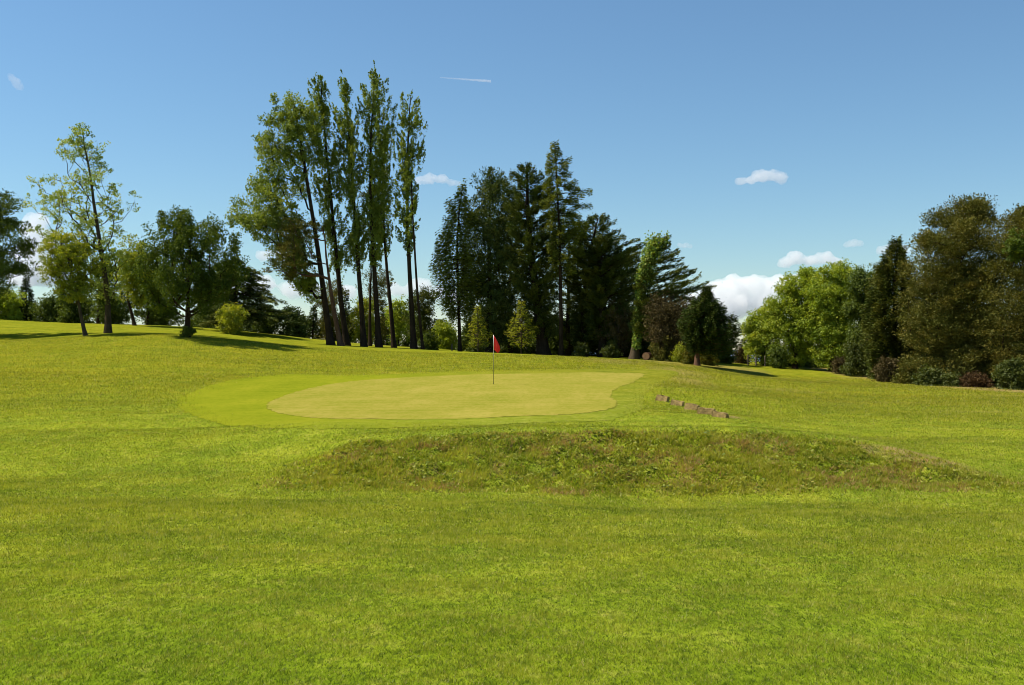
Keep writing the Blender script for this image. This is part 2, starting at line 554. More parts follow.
# ------------------------------------------------------------------ grass blades
def blade_mat(name, dead, dark_mul=0.55):
    m, nt, out = new_mat(name)
    t = attr(nt, 'tint')
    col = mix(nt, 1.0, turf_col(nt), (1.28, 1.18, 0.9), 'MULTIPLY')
    col = mix(nt, mapr(nt, t, 0.0, 0.45, 0.9, 0.0), col, (0.040, 0.068, 0.004))
    col = mix(nt, mapr(nt, t, 0.60, 0.90, 0.0, 0.6), col, (0.40, 0.38, 0.06))
    col = mix(nt, mapr(nt, t, 0.93, 0.94, 0.0, 0.85), col, dead)
    dif = nt.nodes.new('ShaderNodeBsdfDiffuse'); nt.links.new(col, dif.inputs[0])
    tr = nt.nodes.new('ShaderNodeBsdfTranslucent'); nt.links.new(mix(nt, 1.0, col, (1.3, 1.3, 0.7), 'MULTIPLY'), tr.inputs[0])
    gl = nt.nodes.new('ShaderNodeBsdfGlossy'); gl.inputs['Roughness'].default_value = 0.42
    m1 = nt.nodes.new('ShaderNodeMixShader'); m1.inputs[0].default_value = 0.4
    nt.links.new(dif.outputs[0], m1.inputs[1]); nt.links.new(tr.outputs[0], m1.inputs[2])
    m2 = nt.nodes.new('ShaderNodeMixShader'); m2.inputs[0].default_value = 0.015
    nt.links.new(m1.outputs[0], m2.inputs[1]); nt.links.new(gl.outputs[0], m2.inputs[2])
    nt.links.new(m2.outputs[0], out.inputs[0])
    return m

def blades(name, x, y, h, w, lean, tint, mat, rng):
    n = len(x)
    z = ground_z(x, y) - 0.004
    a = rng.uniform(0, 2 * np.pi, n)
    b = rng.uniform(0, 2 * np.pi, n)
    dx, dy = np.cos(a) * w / 2, np.sin(a) * w / 2
    lx, ly = np.cos(b) * lean * h, np.sin(b) * lean * h
    hz = h * np.sqrt(np.clip(1 - lean ** 2, 0.05, 1))
    V = np.empty((n, 3, 3), np.float32)
    V[:, 0] = np.stack([x - dx, y - dy, z], -1)
    V[:, 1] = np.stack([x + dx, y + dy, z], -1)
    V[:, 2] = np.stack([x + lx, y + ly, z + hz], -1)
    return np_mesh(name, V.reshape(-1, 3), np.arange(3 * n).reshape(n, 3), 3, mat, fattr={'tint': ('FACE', tint)})

rng = np.random.default_rng(7)
def scatter(bands):
    X, Y = [], []
    for d0, d1, dens in bands:
        wmax = 0.53 * d1 + 1.2
        n = int((d1 - d0) * 2 * wmax * dens)
        y = rng.uniform(d0, d1, n); x = rng.uniform(-wmax, wmax, n)
        k = np.abs(x) < 0.53 * y + 1.2
        X.append(x[k]); Y.append(y[k])
    return np.concatenate(X), np.concatenate(Y)
bx, by = scatter([(3.8, 6, 13000), (6, 8, 9500), (8, 11, 6000), (11, 14, 3800), (14, 18, 2400), (18, 24, 1300), (24, 34, 420), (34, 48, 230), (48, 72, 110)])
keep = ~inside(collar_poly, bx + rng.normal(0, 0.35, len(bx)), by + rng.normal(0, 0.9, len(bx))) & ~inside(green_poly, bx, by) & (dry_map(bx, by) < rng.uniform(0.2, 1.2, len(bx))) & (bank_mask(bx, by) < rng.uniform(0, 1, len(bx)))
bx, by = bx[keep], by[keep]
patch = vnoise(bx / 0.6, by / 0.6, 31) * 0.25 + vnoise(bx / 0.17, by / 0.17, 32) * 0.35 + vnoise(bx / 0.05, by / 0.07, 33) * 0.4
k = rng.uniform(0, 1, len(bx)) < 0.35 + 1.1 * patch
bx, by, patch = bx[k], by[k], patch[k]
tint = np.clip(rng.normal(0.5, 0.30, len(bx)) + (patch - 0.5) * 1.6, 0, 0.92)
tint[rng.uniform(0, 1, len(bx)) < 0.05] = 1.0
sz = np.clip(by / 7.0, 0.8, 9) ** 0.75
hgt = 0.021 * rng.uniform(0.5, 1.35, len(bx)) * np.clip(by / 8, 0.9, 1.6) * (0.35 + 1.4 * patch) * (1 + 1.0 * sstep(24, 40, by))
g1 = blades('mown_grass', bx, by, hgt, 0.0058 * sz * rng.uniform(0.7, 1.3, len(bx)), rng.uniform(0.2, 0.93, len(bx)), tint,
            blade_mat('mown_blades', (0.42, 0.36, 0.16)), rng)
tag(g1, 'short mown fairway grass covering the foreground', 'grass', kind='stuff')
# rough on the bank
n = 330000
rx = rng.uniform(-4.8, 9.0, n); ry = rng.uniform(15.6, 19.6, n)
bm_ = bank_mask(rx, ry)
tuft = vnoise(rx / 0.34, ry / 0.24, 41) * 0.4 + vnoise(rx / 0.10, ry / 0.08, 42) * 0.6
keep = (rng.uniform(0, 1, n) < bm_ * (0.2 + 1.2 * tuft)) & (soil_map(rx, ry) < rng.uniform(0.25, 1.3, n)) & (dry_map(rx, ry) < rng.uniform(0.1, 1.2, n))
rx, ry, tuft = rx[keep], ry[keep], tuft[keep]
brn = sstep(0.5, 0.8, vnoise(rx / 0.8, ry / 0.45, 44) * 0.6 + vnoise(rx / 0.2, ry / 0.15, 45) * 0.4)
tint = np.clip(rng.normal(0.62, 0.26, len(rx)) + (tuft - 0.5) * 1.7, 0, 0.92)
tint[rng.uniform(0, 1, len(rx)) < 0.07 + 0.6 * brn] = 1.0
rough_m = blade_mat('rough_blades', (0.36, 0.225, 0.095))
g2 = blades('rough_grass', rx, ry, 0.062 * rng.uniform(0.4, 1.4, len(rx)) * (0.3 + 1.3 * tuft), 0.018 * rng.uniform(0.6, 1.5, len(rx)),
            rng.uniform(0.3, 0.95, len(rx)), tint, rough_m, rng)
tag(g2, 'longer weedy rough grass on the bank before the green', 'grass', kind='stuff')

def weeds():
    n = 15000
    x = rng.uniform(-4.6, 8.8, n); y = rng.uniform(16.0, 19.3, n)
    c = vnoise(x / 0.45, y / 0.28, 61) * 0.55 + vnoise(x / 0.13, y / 0.1, 62) * 0.45
    k = (rng.uniform(0, 1, n) < bank_mask(x, y) * sstep(0.42, 0.7, c)) & (dry_map(x, y) < 0.3)
    x, y, c = x[k], y[k], c[k]; n = len(x)
    P = np.stack([x, y, ground_z(x, y) + rng.uniform(0.01, 0.09, n)], -1)
    a = rng.normal(0, 1, (n, 3)) * np.array([1, 1, 0.35]); a /= np.linalg.norm(a, axis=1, keepdims=True)
    nr = rng.normal(0, 0.55, (n, 3)) + np.array([-0.2, -0.2, 1.0])
    sd = np.cross(a, nr); sd /= np.linalg.norm(sd, axis=1, keepdims=True)
    L = (0.055 * rng.uniform(0.6, 1.5, n))[:, None]; W = L * 0.55
    V = np.stack([P - a * L / 2, P + sd * W / 2, P + a * L / 2, P - sd * W / 2], 1).reshape(-1, 3)
    t = np.clip(rng.uniform(0, 1, n) * 0.6 + 0.4 * vnoise(x / 0.3, y / 0.2, 63), 0, 1)
    wm = leaf_mat('weed_leaves', [(0.0, (0.080, 0.115, 0.010)), (0.40, (0.160, 0.205, 0.016)), (0.75, (0.28, 0.29, 0.035)), (1.0, (0.28, 0.15, 0.07))], 0.3, 0.05)
    o = np_mesh('bank_weeds', V, np.arange(4 * n).reshape(n, 4), 4, wm, fattr={'tint': ('FACE', t)})
    tag(o, 'broad leaved weeds scattered through the rough on the bank', 'weeds', kind='stuff')
weeds()

# ------------------------------------------------------------------ trees
def tube(pts, rad, sides=6):
    P = np.asarray(pts, float); n = len(P)
    T = np.gradient(P, axis=0); T /= (np.linalg.norm(T, axis=1, keepdims=True) + 1e-9)
    ref = np.where(np.abs(T[:, 2:3]) > 0.95, np.array([[1.0, 0, 0]]), np.array([[0, 0, 1.0]]))
    U = np.cross(T, ref); U /= (np.linalg.norm(U, axis=1, keepdims=True) + 1e-9)
    V = np.cross(T, U)
    a = np.linspace(0, 2 * np.pi, sides, endpoint=False)
    ring = (P[:, None] + np.asarray(rad)[:, None, None] * (np.cos(a)[None, :, None] * U[:, None] + np.sin(a)[None, :, None] * V[:, None]))
    vs = ring.reshape(-1, 3)
    i = np.arange(n - 1)[:, None] * sides; j = np.arange(sides)[None]; k = (j + 1) % sides
    fs = np.stack([i + j, i + k, i + sides + k, i + sides + j], -1).reshape(-1, 4)
    return vs, fs

class Wood:
    def __init__(s): s.v = []; s.f = []; s.n = 0
    def add(s, pts, rad, sides=6):
        v, f = tube(pts, rad, sides); s.v.append(v); s.f.append(f + s.n); s.n += len(v)
    def build(s, name, mat, parent):
        if not s.v: return None
        return np_mesh(name, np.concatenate(s.v), np.concatenate(s.f), 4, mat, parent, smooth=True)

def unit(v):
    return v / (np.linalg.norm(v, axis=-1, keepdims=True) + 1e-9)

def leaf_quads(P, L, W, axis_dir, nrm):
    """rhombus leaves: P centre, L length, W width, along axis_dir, facing nrm"""
    a = unit(axis_dir)
    s = unit(np.cross(a, nrm))
    L = L[:, None]; W = W[:, None]
    V = np.stack([P - a * L * 0.5, P + s * W * 0.5 + a * L * 0.05, P + a * L * 0.5, P - s * W * 0.5 + a * L * 0.05], 1)
    return V.reshape(-1, 3), np.arange(4 * len(P)).reshape(-1, 4)

def trunk_line(trunk, d, z0, x0, wob, rng):
    """trunk given as picture points at depth d -> world polyline, foot on the ground"""
    P = [np.array([wx(px, d), d, wz(py, d)]) for px, py in trunk]
    P[0][2] = z0 - 0.15
    P = np.array(P)
    t = np.linspace(0, 1, len(P)); tt = np.linspace(0, 1, 18)
    Q = np.stack([np.interp(tt, t, P[:, i]) for i in range(3)], -1)
    # soften the corners, then add a little wander
    for _ in range(2):
        Q[1:-1] = 0.25 * Q[:-2] + 0.5 * Q[1:-1] + 0.25 * Q[2:]
    w = np.cumsum(rng.normal(0, wob, (18, 2)), axis=0) * np.linspace(0, 1, 18)[:, None]
    Q[:, :2] += w - np.linspace(0, 1, 18)[:, None] * w[-1] * 0.5
    return Q

def make_trunk(limbs, Q, r0, r1, flare=1.45):
    t = np.linspace(0, 1, len(Q))
    rad = r0 * (1 - t) + r1 * t
    rad[0] *= flare; rad[1] *= 1 + (flare - 1) * 0.25
    limbs.add(Q, rad, 9)

def broadleaf(name, label, cat, d, trunk, prof, n_clump, rc, per, leaf, mats, r0=0.18, r1=0.03, seed=1, shell=0.5, depth=0.9,
              wob=0.03, group=None, upright=0.0, needle=False, limb_r=0.016, drop=0.0, lean_leaf=0.9, wood_low=None, ellip=1.0):
    """prof: (row, left, right) outline of the crown in picture points at depth d"""
    rng = np.random.default_rng(seed)
    bark, leafm = mats
    pf = np.array(sorted(prof))
    xb = wx(trunk[0][0], d) if trunk else wx((pf[-1, 1] + pf[-1, 2]) / 2, d)
    z0 = gz(xb, d)
    root = empty(name, (xb, d, z0))
    tag(root, label, cat, group)
    px_m = d / F
    # crown clump centres
    n_clump = int(n_clump * 1.15)
    ys_ = []
    wmax = (pf[:, 2] - pf[:, 1]).max()
    while len(ys_) < n_clump:
        py = rng.uniform(pf[0, 0] + min(0.55 * rc[2] / px_m, 0.2 * (pf[-1, 0] - pf[0, 0])), pf[-1, 0])
        l, r = np.interp(py, pf[:, 0], pf[:, 1]), np.interp(py, pf[:, 0], pf[:, 2])
        if rng.uniform() * wmax < (r - l) ** 1.0 * (1 if r - l > 0 else 0) + 2:
            ys_.append((py, l, r))
    A = np.array(ys_)
    ang = rng.uniform(0, 2 * np.pi, n_clump); rho = rng.uniform(0, 1, n_clump) ** shell
    half = np.maximum((A[:, 2] - A[:, 1]) / 2 - (0.1 if upright else 0.45) * rc[0] / px_m, 0.4)
    cpx = (A[:, 1] + A[:, 2]) / 2 + half * rho * np.cos(ang)
    lump = 0.72 + 0.56 * vnoise(ang * 1.3 + seed, A[:, 0] * 4.5 / max(12.0, pf[-1, 0] - pf[0, 0]) + seed * 3.1, 77)
    if not trunk: lump = 0.35 + 1.2 * vnoise(ang * 1.6 + seed, A[:, 0] * 0.2 + seed * 3.1, 78)
    rho = rho * lump
    cpx = (A[:, 1] + A[:, 2]) / 2 + half * rho * np.cos(ang)
    CX = wx(cpx, d); CY = d + half * px_m * depth * rho * np.sin(ang); CZ = wz(A[:, 0], d)
    CC = np.stack([CX, CY, CZ], -1)
    CC[:, 2] = np.maximum(CC[:, 2], ground_z(CC[:, 0], CC[:, 1]) + 0.15)
    limbs = Wood()
    if trunk:
        Q = trunk_line(trunk, d, z0, xb, wob, rng)
        make_trunk(limbs, Q, r0, r1)
        # grow limbs: every clump joins the nearest wood below it
        lo = 0.18 if wood_low is None else wood_low
        S = [q for i, q in enumerate(Q) if i >= lo * len(Q)]
        par = [-1] * len(S); cnt = [0] * len(S)
        order = np.argsort(np.min(np.linalg.norm(CC[:, None, :] - np.array(S)[None], axis=2), axis=1))
        segs = []
        for k in order:
            c = CC[k]
            SA = np.array(S)
            dv = c[None] - SA
            dist = np.linalg.norm(dv * np.array([1, 1, 0.75]), axis=1)
            dist += 3.0 * np.clip(0.45 * np.linalg.norm(dv[:, :2], axis=1) - dv[:, 2], 0, None) 
            j = int(np.argmin(dist))
            s0 = SA[j]; L = np.linalg.norm(c - s0)
            m1 = s0 + (c - s0) * 0.35 + np.array([0, 0, -0.08 * L]) + rng.normal(0, 0.05 * L, 3)
            m2 = s0 + (c - s0) * 0.7 + np.array([0, 0, -0.05 * L]) + rng.normal(0, 0.05 * L, 3)
            ids = [j]
            for q in (m1, m2, c):
                S.append(q); par.append(ids[-1]); cnt.append(0); ids.append(len(S) - 1)
            segs.append(ids)
            q = ids[-1]
            while q != -1:
                cnt[q] += 1; q = par[q]
        for ids in segs:
            rr = [limb_r * math.sqrt(max(1, cnt[i])) for i in ids]
            rr[0] = min(rr[0], rr[1] * 1.25, r0 * 0.8)
            rr[-1] = limb_r * 0.6
            limbs.add([S[i] for i in ids], [min(r, r0 * 0.7) for r in rr], 5)
        limbs.build('trunk', bark, root)
    # leaves
    per = int(per * (3.0 if needle else 3.6))
    leaf = leaf * (0.62 if needle else 0.68)
    n = n_clump * per
    ci = np.repeat(np.arange(n_clump), per)
    g = rng.normal(0, 1, (n, 3))
    g = g / np.maximum(1, np.linalg.norm(g, axis=1, keepdims=True) / 1.6)
    csz = rng.uniform(0.55, 1.3, n_clump)[ci][:, None]
    nsub = max(4, per // 13)                      # leaves sit in small tufts
    sub = rng.normal(0, 1, (n_clump, nsub, 3))
    sub = sub / np.maximum(1, np.linalg.norm(sub, axis=2, keepdims=True) / 1.5)
    sk = rng.integers(0, nsub, n)
    g = sub[ci, sk] * 0.92 + g * 0.30
    stw = rng.uniform(0, 1, (n_clump, nsub))[ci, sk]
    off = g * 0.68 * np.array(rc) * csz
    if upright:
        axis = unit(np.stack([CX - np.mean(CX), CY - d, np.full(n_clump, 0.0)], -1)) * 0.32 + np.array([0, 0, 1.0])
        t_ = np.clip(rng.uniform(-1, 1, (n_clump, nsub))[ci, sk] + rng.normal(0, 0.12, n), -1.1, 1.1)
        off = axis[ci] * (t_ * rc[2])[:, None] * csz + g * rc[0] * 0.42 * (1.15 - 0.75 * np.clip(t_, -0.2, 1))[:, None]
    off[:, 2] -= drop * rng.uniform(0, 1, n) * rc[2]
    P = CC[ci] + off
    P[:, 2] = np.maximum(P[:, 2], ground_z(P[:, 0], P[:, 1]) + 0.05)
    tw = rng.uniform(0, 1, n_clump)
    tint_ = np.clip(0.40 * tw[ci] + 0.35 * stw + 0.25 * rng.uniform(0, 1, n), 0, 1)
    out_d = unit(off + np.array([0, 0, 0.15]))
    if needle:
        ax = unit(out_d + rng.normal(0, 0.55, (n, 3)) + np.array([0, 0, 0.15]))
        Ls = leaf * rng.uniform(0.7, 1.4, n); Ws = Ls * rng.uniform(0.22, 0.42, n)
        nr = unit(0.7 * rng.normal(0, 1, (n, 3)) + 0.8 * out_d + np.array([0, 0, 0.5]))
    else:
        ax = unit(rng.normal(0, 1, (n, 3)) + np.array([0, 0, -0.3]))
        Ls = leaf * rng.uniform(0.65, 1.35, n); Ws = Ls * rng.uniform(0.55, 0.85, n)
        nr = unit(rng.normal(0, 1, (n, 3)) + lean_leaf * out_d + np.array([0, 0, lean_leaf]))
    V, Fq = leaf_quads(P, Ls, Ws, ax, nr)
    np_mesh('crown' if trunk else 'foliage', V, Fq, 4, leafm, root, fattr={'tint': ('FACE', tint_)})
    return root

def conifer(name, label, cat, d, trunk, prof, n_br, mats, seed=1, r0=0.3, r1=0.04, rise=(0.1, 0.1), droop=0.0, leaf=0.42, dens=60, wid=0.75,
            u0=0.3, depth=0.9, wob=0.03, group=None, vjit=0.09, shortest=0.45, flat=1.0, bare=None, hang=0.0, tip_up=0.0):
    """branch plates from a trunk; rise = slope of left and right branches"""
    rng = np.random.default_rng(seed)
    bark, leafm = mats
    pf = np.array(sorted(prof))
    n_br = int(n_br * 1.9)
    leaf *= 0.78
    wid *= 0.62
    xb = wx(trunk[0][0], d); z0 = gz(xb, d)
    root = empty(name, (xb, d, z0)); tag(root, label, cat, group)
    px_m = d / F
    Q = trunk_line(trunk, d, z0, xb, wob, rng)
    limbs = Wood()
    make_trunk(limbs, Q, r0, r1)
    PP, AX, LS, TT = [], [], [], []
    zq = Q[:, 2]
    for i in range(n_br):
        # rows spread evenly with jitter, top to bottom of the crown
        f = (i + rng.uniform(0, 1)) / n_br
        py = pf[0, 0] + (pf[-1, 0] - pf[0, 0]) * f ** 0.9
        l, r = np.interp(py, pf[:, 0], pf[:, 1]), np.interp(py, pf[:, 0], pf[:, 2])
        a = i * 2.399 + rng.uniform(-0.5, 0.5)
        ca, sa = math.cos(a), math.sin(a)
        zt = wz(py, d)
        tx = np.interp(zt, zq, Q[:, 0]); ty = np.interp(zt, zq, Q[:, 1])
        reach = ((wx(r, d) - tx) if ca > 0 else (tx - wx(l, d)))
        dep = 0.5 * (wx(r, d) - wx(l, d)) * depth
        Lm = math.hypot(max(reach, 0.25) * ca, dep * sa) * (1.18 - (1.05 - shortest) * rng.uniform(0, 1) ** 1.2)
        Lm = max(Lm, 0.3)
        slope = rise[1] * max(ca, 0) + rise[0] * max(-ca, 0) + 0.5 * (rise[0] + rise[1]) * abs(sa)
        slope += rng.normal(0, 0.06)
        tip = np.array([tx + Lm * ca, ty + Lm * sa, zt])
        zs = zt - Lm * slope
        zs = max(zs, zq[1] + 0.3)
        st = np.array([np.interp(zs, zq, Q[:, 0]), np.interp(zs, zq, Q[:, 1]), zs])
        u = np.linspace(0, 1, 6)[:, None]
        path = st + (tip - st) * u
        path[:, 2] += (-droop * 4 * (u * (1 - u)) * Lm)[:, 0] + (tip_up * (u ** 3) * Lm)[:, 0]
        path[1:-1] += rng.normal(0, 0.03 * Lm, (4, 3))
        rb = min(0.012 + 0.013 * Lm, r0 * 0.5)
        limbs.add(path, np.linspace(rb, 0.008, 6), 4)
        N = int(1.5 * dens * Lm * rng.uniform(0.75, 1.2)) + 8
        uu = u0 + (1 - u0) * rng.uniform(0, 1, N) ** 0.8
        base = np.stack([np.interp(uu, u[:, 0], path[:, k]) for k in range(3)], -1)
        dirh = unit(tip - st)
        side = unit(np.cross(dirh, np.array([0, 0, 1.0])))
        wloc = wid * min(1.0, 0.35 + Lm / 3.5) * np.minimum(1, (uu - u0) / 0.18 + 0.15) * (1.05 - uu) ** 0.55
        s = rng.uniform(-1, 1, N)
        P = base + side * (s * wloc)[:, None] + rng.normal(0, 1, (N, 3)) * np.array([0.04, 0.04, vjit])
        P[:, 2] -= hang * rng.uniform(0, 1, N) ** 1.5 + 0.12 * np.abs(s) * wloc
        ax = unit(dirh[None] * 1.0 + side[None] * (s * 0.9)[:, None] + rng.normal(0, 0.28, (N, 3)) + np.array([0, 0, 0.12 - hang * 0.7]))
        PP.append(P); AX.append(ax); LS.append(leaf * rng.uniform(0.6, 1.3, N) * (1.1 - 0.35 * uu))
        TT.append(np.clip(0.5 * rng.uniform() + 0.3 * rng.uniform(0, 1, N) + 0.2 * uu, 0, 1))
    P = np.concatenate(PP); AXS = np.concatenate(AX); L = np.concatenate(LS); T = np.concatenate(TT)
    limbs.build('trunk', bark, root)
    nr = unit(rng.normal(0, 0.6, P.shape) + np.array([0, 0, 1.0 * flat]))
    V, Fq = leaf_quads(P, L, L * rng.uniform(0.18, 0.36, len(L)), AXS, nr)
    np_mesh('crown', V, Fq, 4, leafm, root, fattr={'tint': ('FACE', T)})
    return root

# ---- barks and foliage
BK_DARK = bark_mat('dark_bark', (0.018, 0.012, 0.007), (0.055, 0.037, 0.022))
BK_GREY = bark_mat('grey_bark', (0.040, 0.030, 0.018), (0.10, 0.075, 0.048))
BK_RED = bark_mat('red_pine_bark', (0.06, 0.032, 0.020), (0.16, 0.09, 0.055))
LF_POP = leaf_mat('poplar_leaves', [(0.0, (0.085, 0.131, 0.017)), (0.5, (0.185, 0.240, 0.025)), (1.0, (0.339, 0.356, 0.042))], 0.35, 0.07)
LF_YOUNG = leaf_mat('young_leaves', [(0.0, (0.144, 0.222, 0.036)), (0.5, (0.255, 0.322, 0.050)), (1.0, (0.444, 0.444, 0.080))], 0.45, 0.07)
LF_YEL = leaf_mat('yellow_green_leaves', [(0.0, (0.131, 0.186, 0.016)), (0.5, (0.251, 0.286, 0.021)), (1.0, (0.438, 0.406, 0.035))], 0.45, 0.05)
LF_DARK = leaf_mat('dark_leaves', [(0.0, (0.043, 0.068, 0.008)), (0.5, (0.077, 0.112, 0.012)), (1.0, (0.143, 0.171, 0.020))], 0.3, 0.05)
LF_BRIGHT = leaf_mat('bright_leaves', [(0.0, (0.127, 0.200, 0.016)), (0.5, (0.257, 0.325, 0.023)), (1.0, (0.424, 0.431, 0.035))], 0.4, 0.05)
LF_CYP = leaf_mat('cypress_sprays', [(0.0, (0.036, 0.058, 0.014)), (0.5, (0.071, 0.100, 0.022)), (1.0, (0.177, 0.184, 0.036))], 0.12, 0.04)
LF_LARCH = leaf_mat('larch_sprays', [(0.0, (0.065, 0.096, 0.013)), (0.6, (0.137, 0.163, 0.018)), (1.0, (0.227, 0.227, 0.029))], 0.3, 0.04)
LF_FIR = leaf_mat('fir_sprays', [(0.0, (0.02, 0.038, 0.007)), (0.5, (0.042, 0.068, 0.011)), (1.0, (0.09, 0.11, 0.018))], 0.12, 0.04)
LF_PINE = leaf_mat('pine_needles', [(0.0, (0.051, 0.069, 0.011)), (0.5, (0.112, 0.111, 0.016)), (1.0, (0.215, 0.168, 0.028))], 0.2, 0.04, (1.1, 1.0, 0.6))
LF_PINE2 = leaf_mat('dull_pine_needles', [(0.0, (0.037, 0.060, 0.011)), (0.5, (0.072, 0.092, 0.015)), (1.0, (0.149, 0.142, 0.023))], 0.2, 0.03, (1.1, 1.0, 0.6))
LF_DEAD = leaf_mat('dead_twigs', [(0.0, (0.04, 0.032, 0.012)), (0.5, (0.08, 0.062, 0.024)), (1.0, (0.15, 0.112, 0.05))], 0.1, 0.02, (1, 0.9, 0.7))
LF_IVY = leaf_mat('ivy_leaves', [(0.0, (0.088, 0.177, 0.022)), (0.5, (0.189, 0.276, 0.031)), (1.0, (0.332, 0.376, 0.048))], 0.3, 0.08)
LF_LAUREL = leaf_mat('laurel_leaves', [(0.0, (0.033, 0.048, 0.005)), (0.5, (0.063, 0.083, 0.007)), (1.0, (0.118, 0.123, 0.013))], 0.3, 0.08)
LF_MID = leaf_mat('mid_green_leaves', [(0.0, (0.034, 0.060, 0.007)), (0.5, (0.072, 0.108, 0.011)), (1.0, (0.135, 0.165, 0.018))], 0.35, 0.03)
LF_GORSE = leaf_mat('gorse', [(0.0, (0.05, 0.07, 0.010)), (0.6, (0.15, 0.14, 0.015)), (1.0, (0.45, 0.30, 0.01))], 0.3, 0.03)
LF_RUST = leaf_mat('rust_needles', [(0.0, (0.045, 0.026, 0.012)), (0.5, (0.095, 0.056, 0.024)), (1.0, (0.17, 0.105, 0.05))], 0.1, 0.02, (1, 0.8, 0.6))

GP = 'row of tall poplars on the rise'
# --- left of the picture
broadleaf('maple_tree', 'dark broadleaf tree cut off by the left edge of the view', 'tree', 77, [(-22, 327), (-20, 290), (-14, 240), (-10, 200)],
          [(185, -30, 0), (200, -50, 16), (220, -62, 30), (245, -66, 37), (265, -64, 34), (282, -60, 22), (294, -50, 8)], 95, (0.75, 0.75, 0.6), 110, 0.20, (BK_DARK, LF_DARK), seed=11, r0=0.22)
broadleaf('young_tree', 'tall airy tree with pale sparse leaves, its straight trunk right of the leaning one', 'tree', 75, [(108, 333), (108, 300), (102, 255), (95, 215), (88, 165), (82, 128)],
          [(122, 78, 88), (138, 60, 100), (155, 50, 108), (172, 40, 122), (182, 24, 140), (196, 30, 136), (215, 32, 138), (240, 42, 134), (265, 60, 130), (290, 84, 128), (300, 95, 122)], 190, (0.6, 0.6, 0.45), 26, 0.18, (BK_GREY, LF_YOUNG), seed=12, r0=0.24, r1=0.03, shell=0.6, limb_r=0.014)
broadleaf('leaning_tree', 'small yellow green tree leaning left beside the tall airy tree', 'tree', 72, [(86, 331), (80, 312), (74, 285), (68, 255)],
          [(226, 58, 84), (238, 46, 96), (255, 38, 104), (272, 40, 102), (288, 46, 98), (300, 60, 92)], 80, (0.6, 0.6, 0.42), 60, 0.19, (BK_GREY, LF_YEL), seed=13, r0=0.15, r1=0.03)
broadleaf('spreading_tree', 'dense dark tree with spiky upright shoots and a leafy foot, alone on the slope', 'tree', 70, [(187, 337), (188, 315), (188, 280), (190, 240)],
          [(210, 168, 182), (222, 152, 216), (232, 146, 228), (246, 141, 242), (262, 138, 247), (280, 138, 246), (296, 144, 238), (308, 158, 222)], 130, (0.6, 0.6, 0.75), 90, 0.19, (BK_DARK, LF_MID), seed=14, r0=0.24, shell=0.55)
broadleaf('sprout_clump', 'leafy sprouts round the foot of the dense dark tree', 'shrub', 69.6, None, [(325, 181, 193), (336, 179, 196)], 12, (0.2, 0.2, 0.25), 60, 0.13, (BK_DARK, LF_DARK), seed=15)
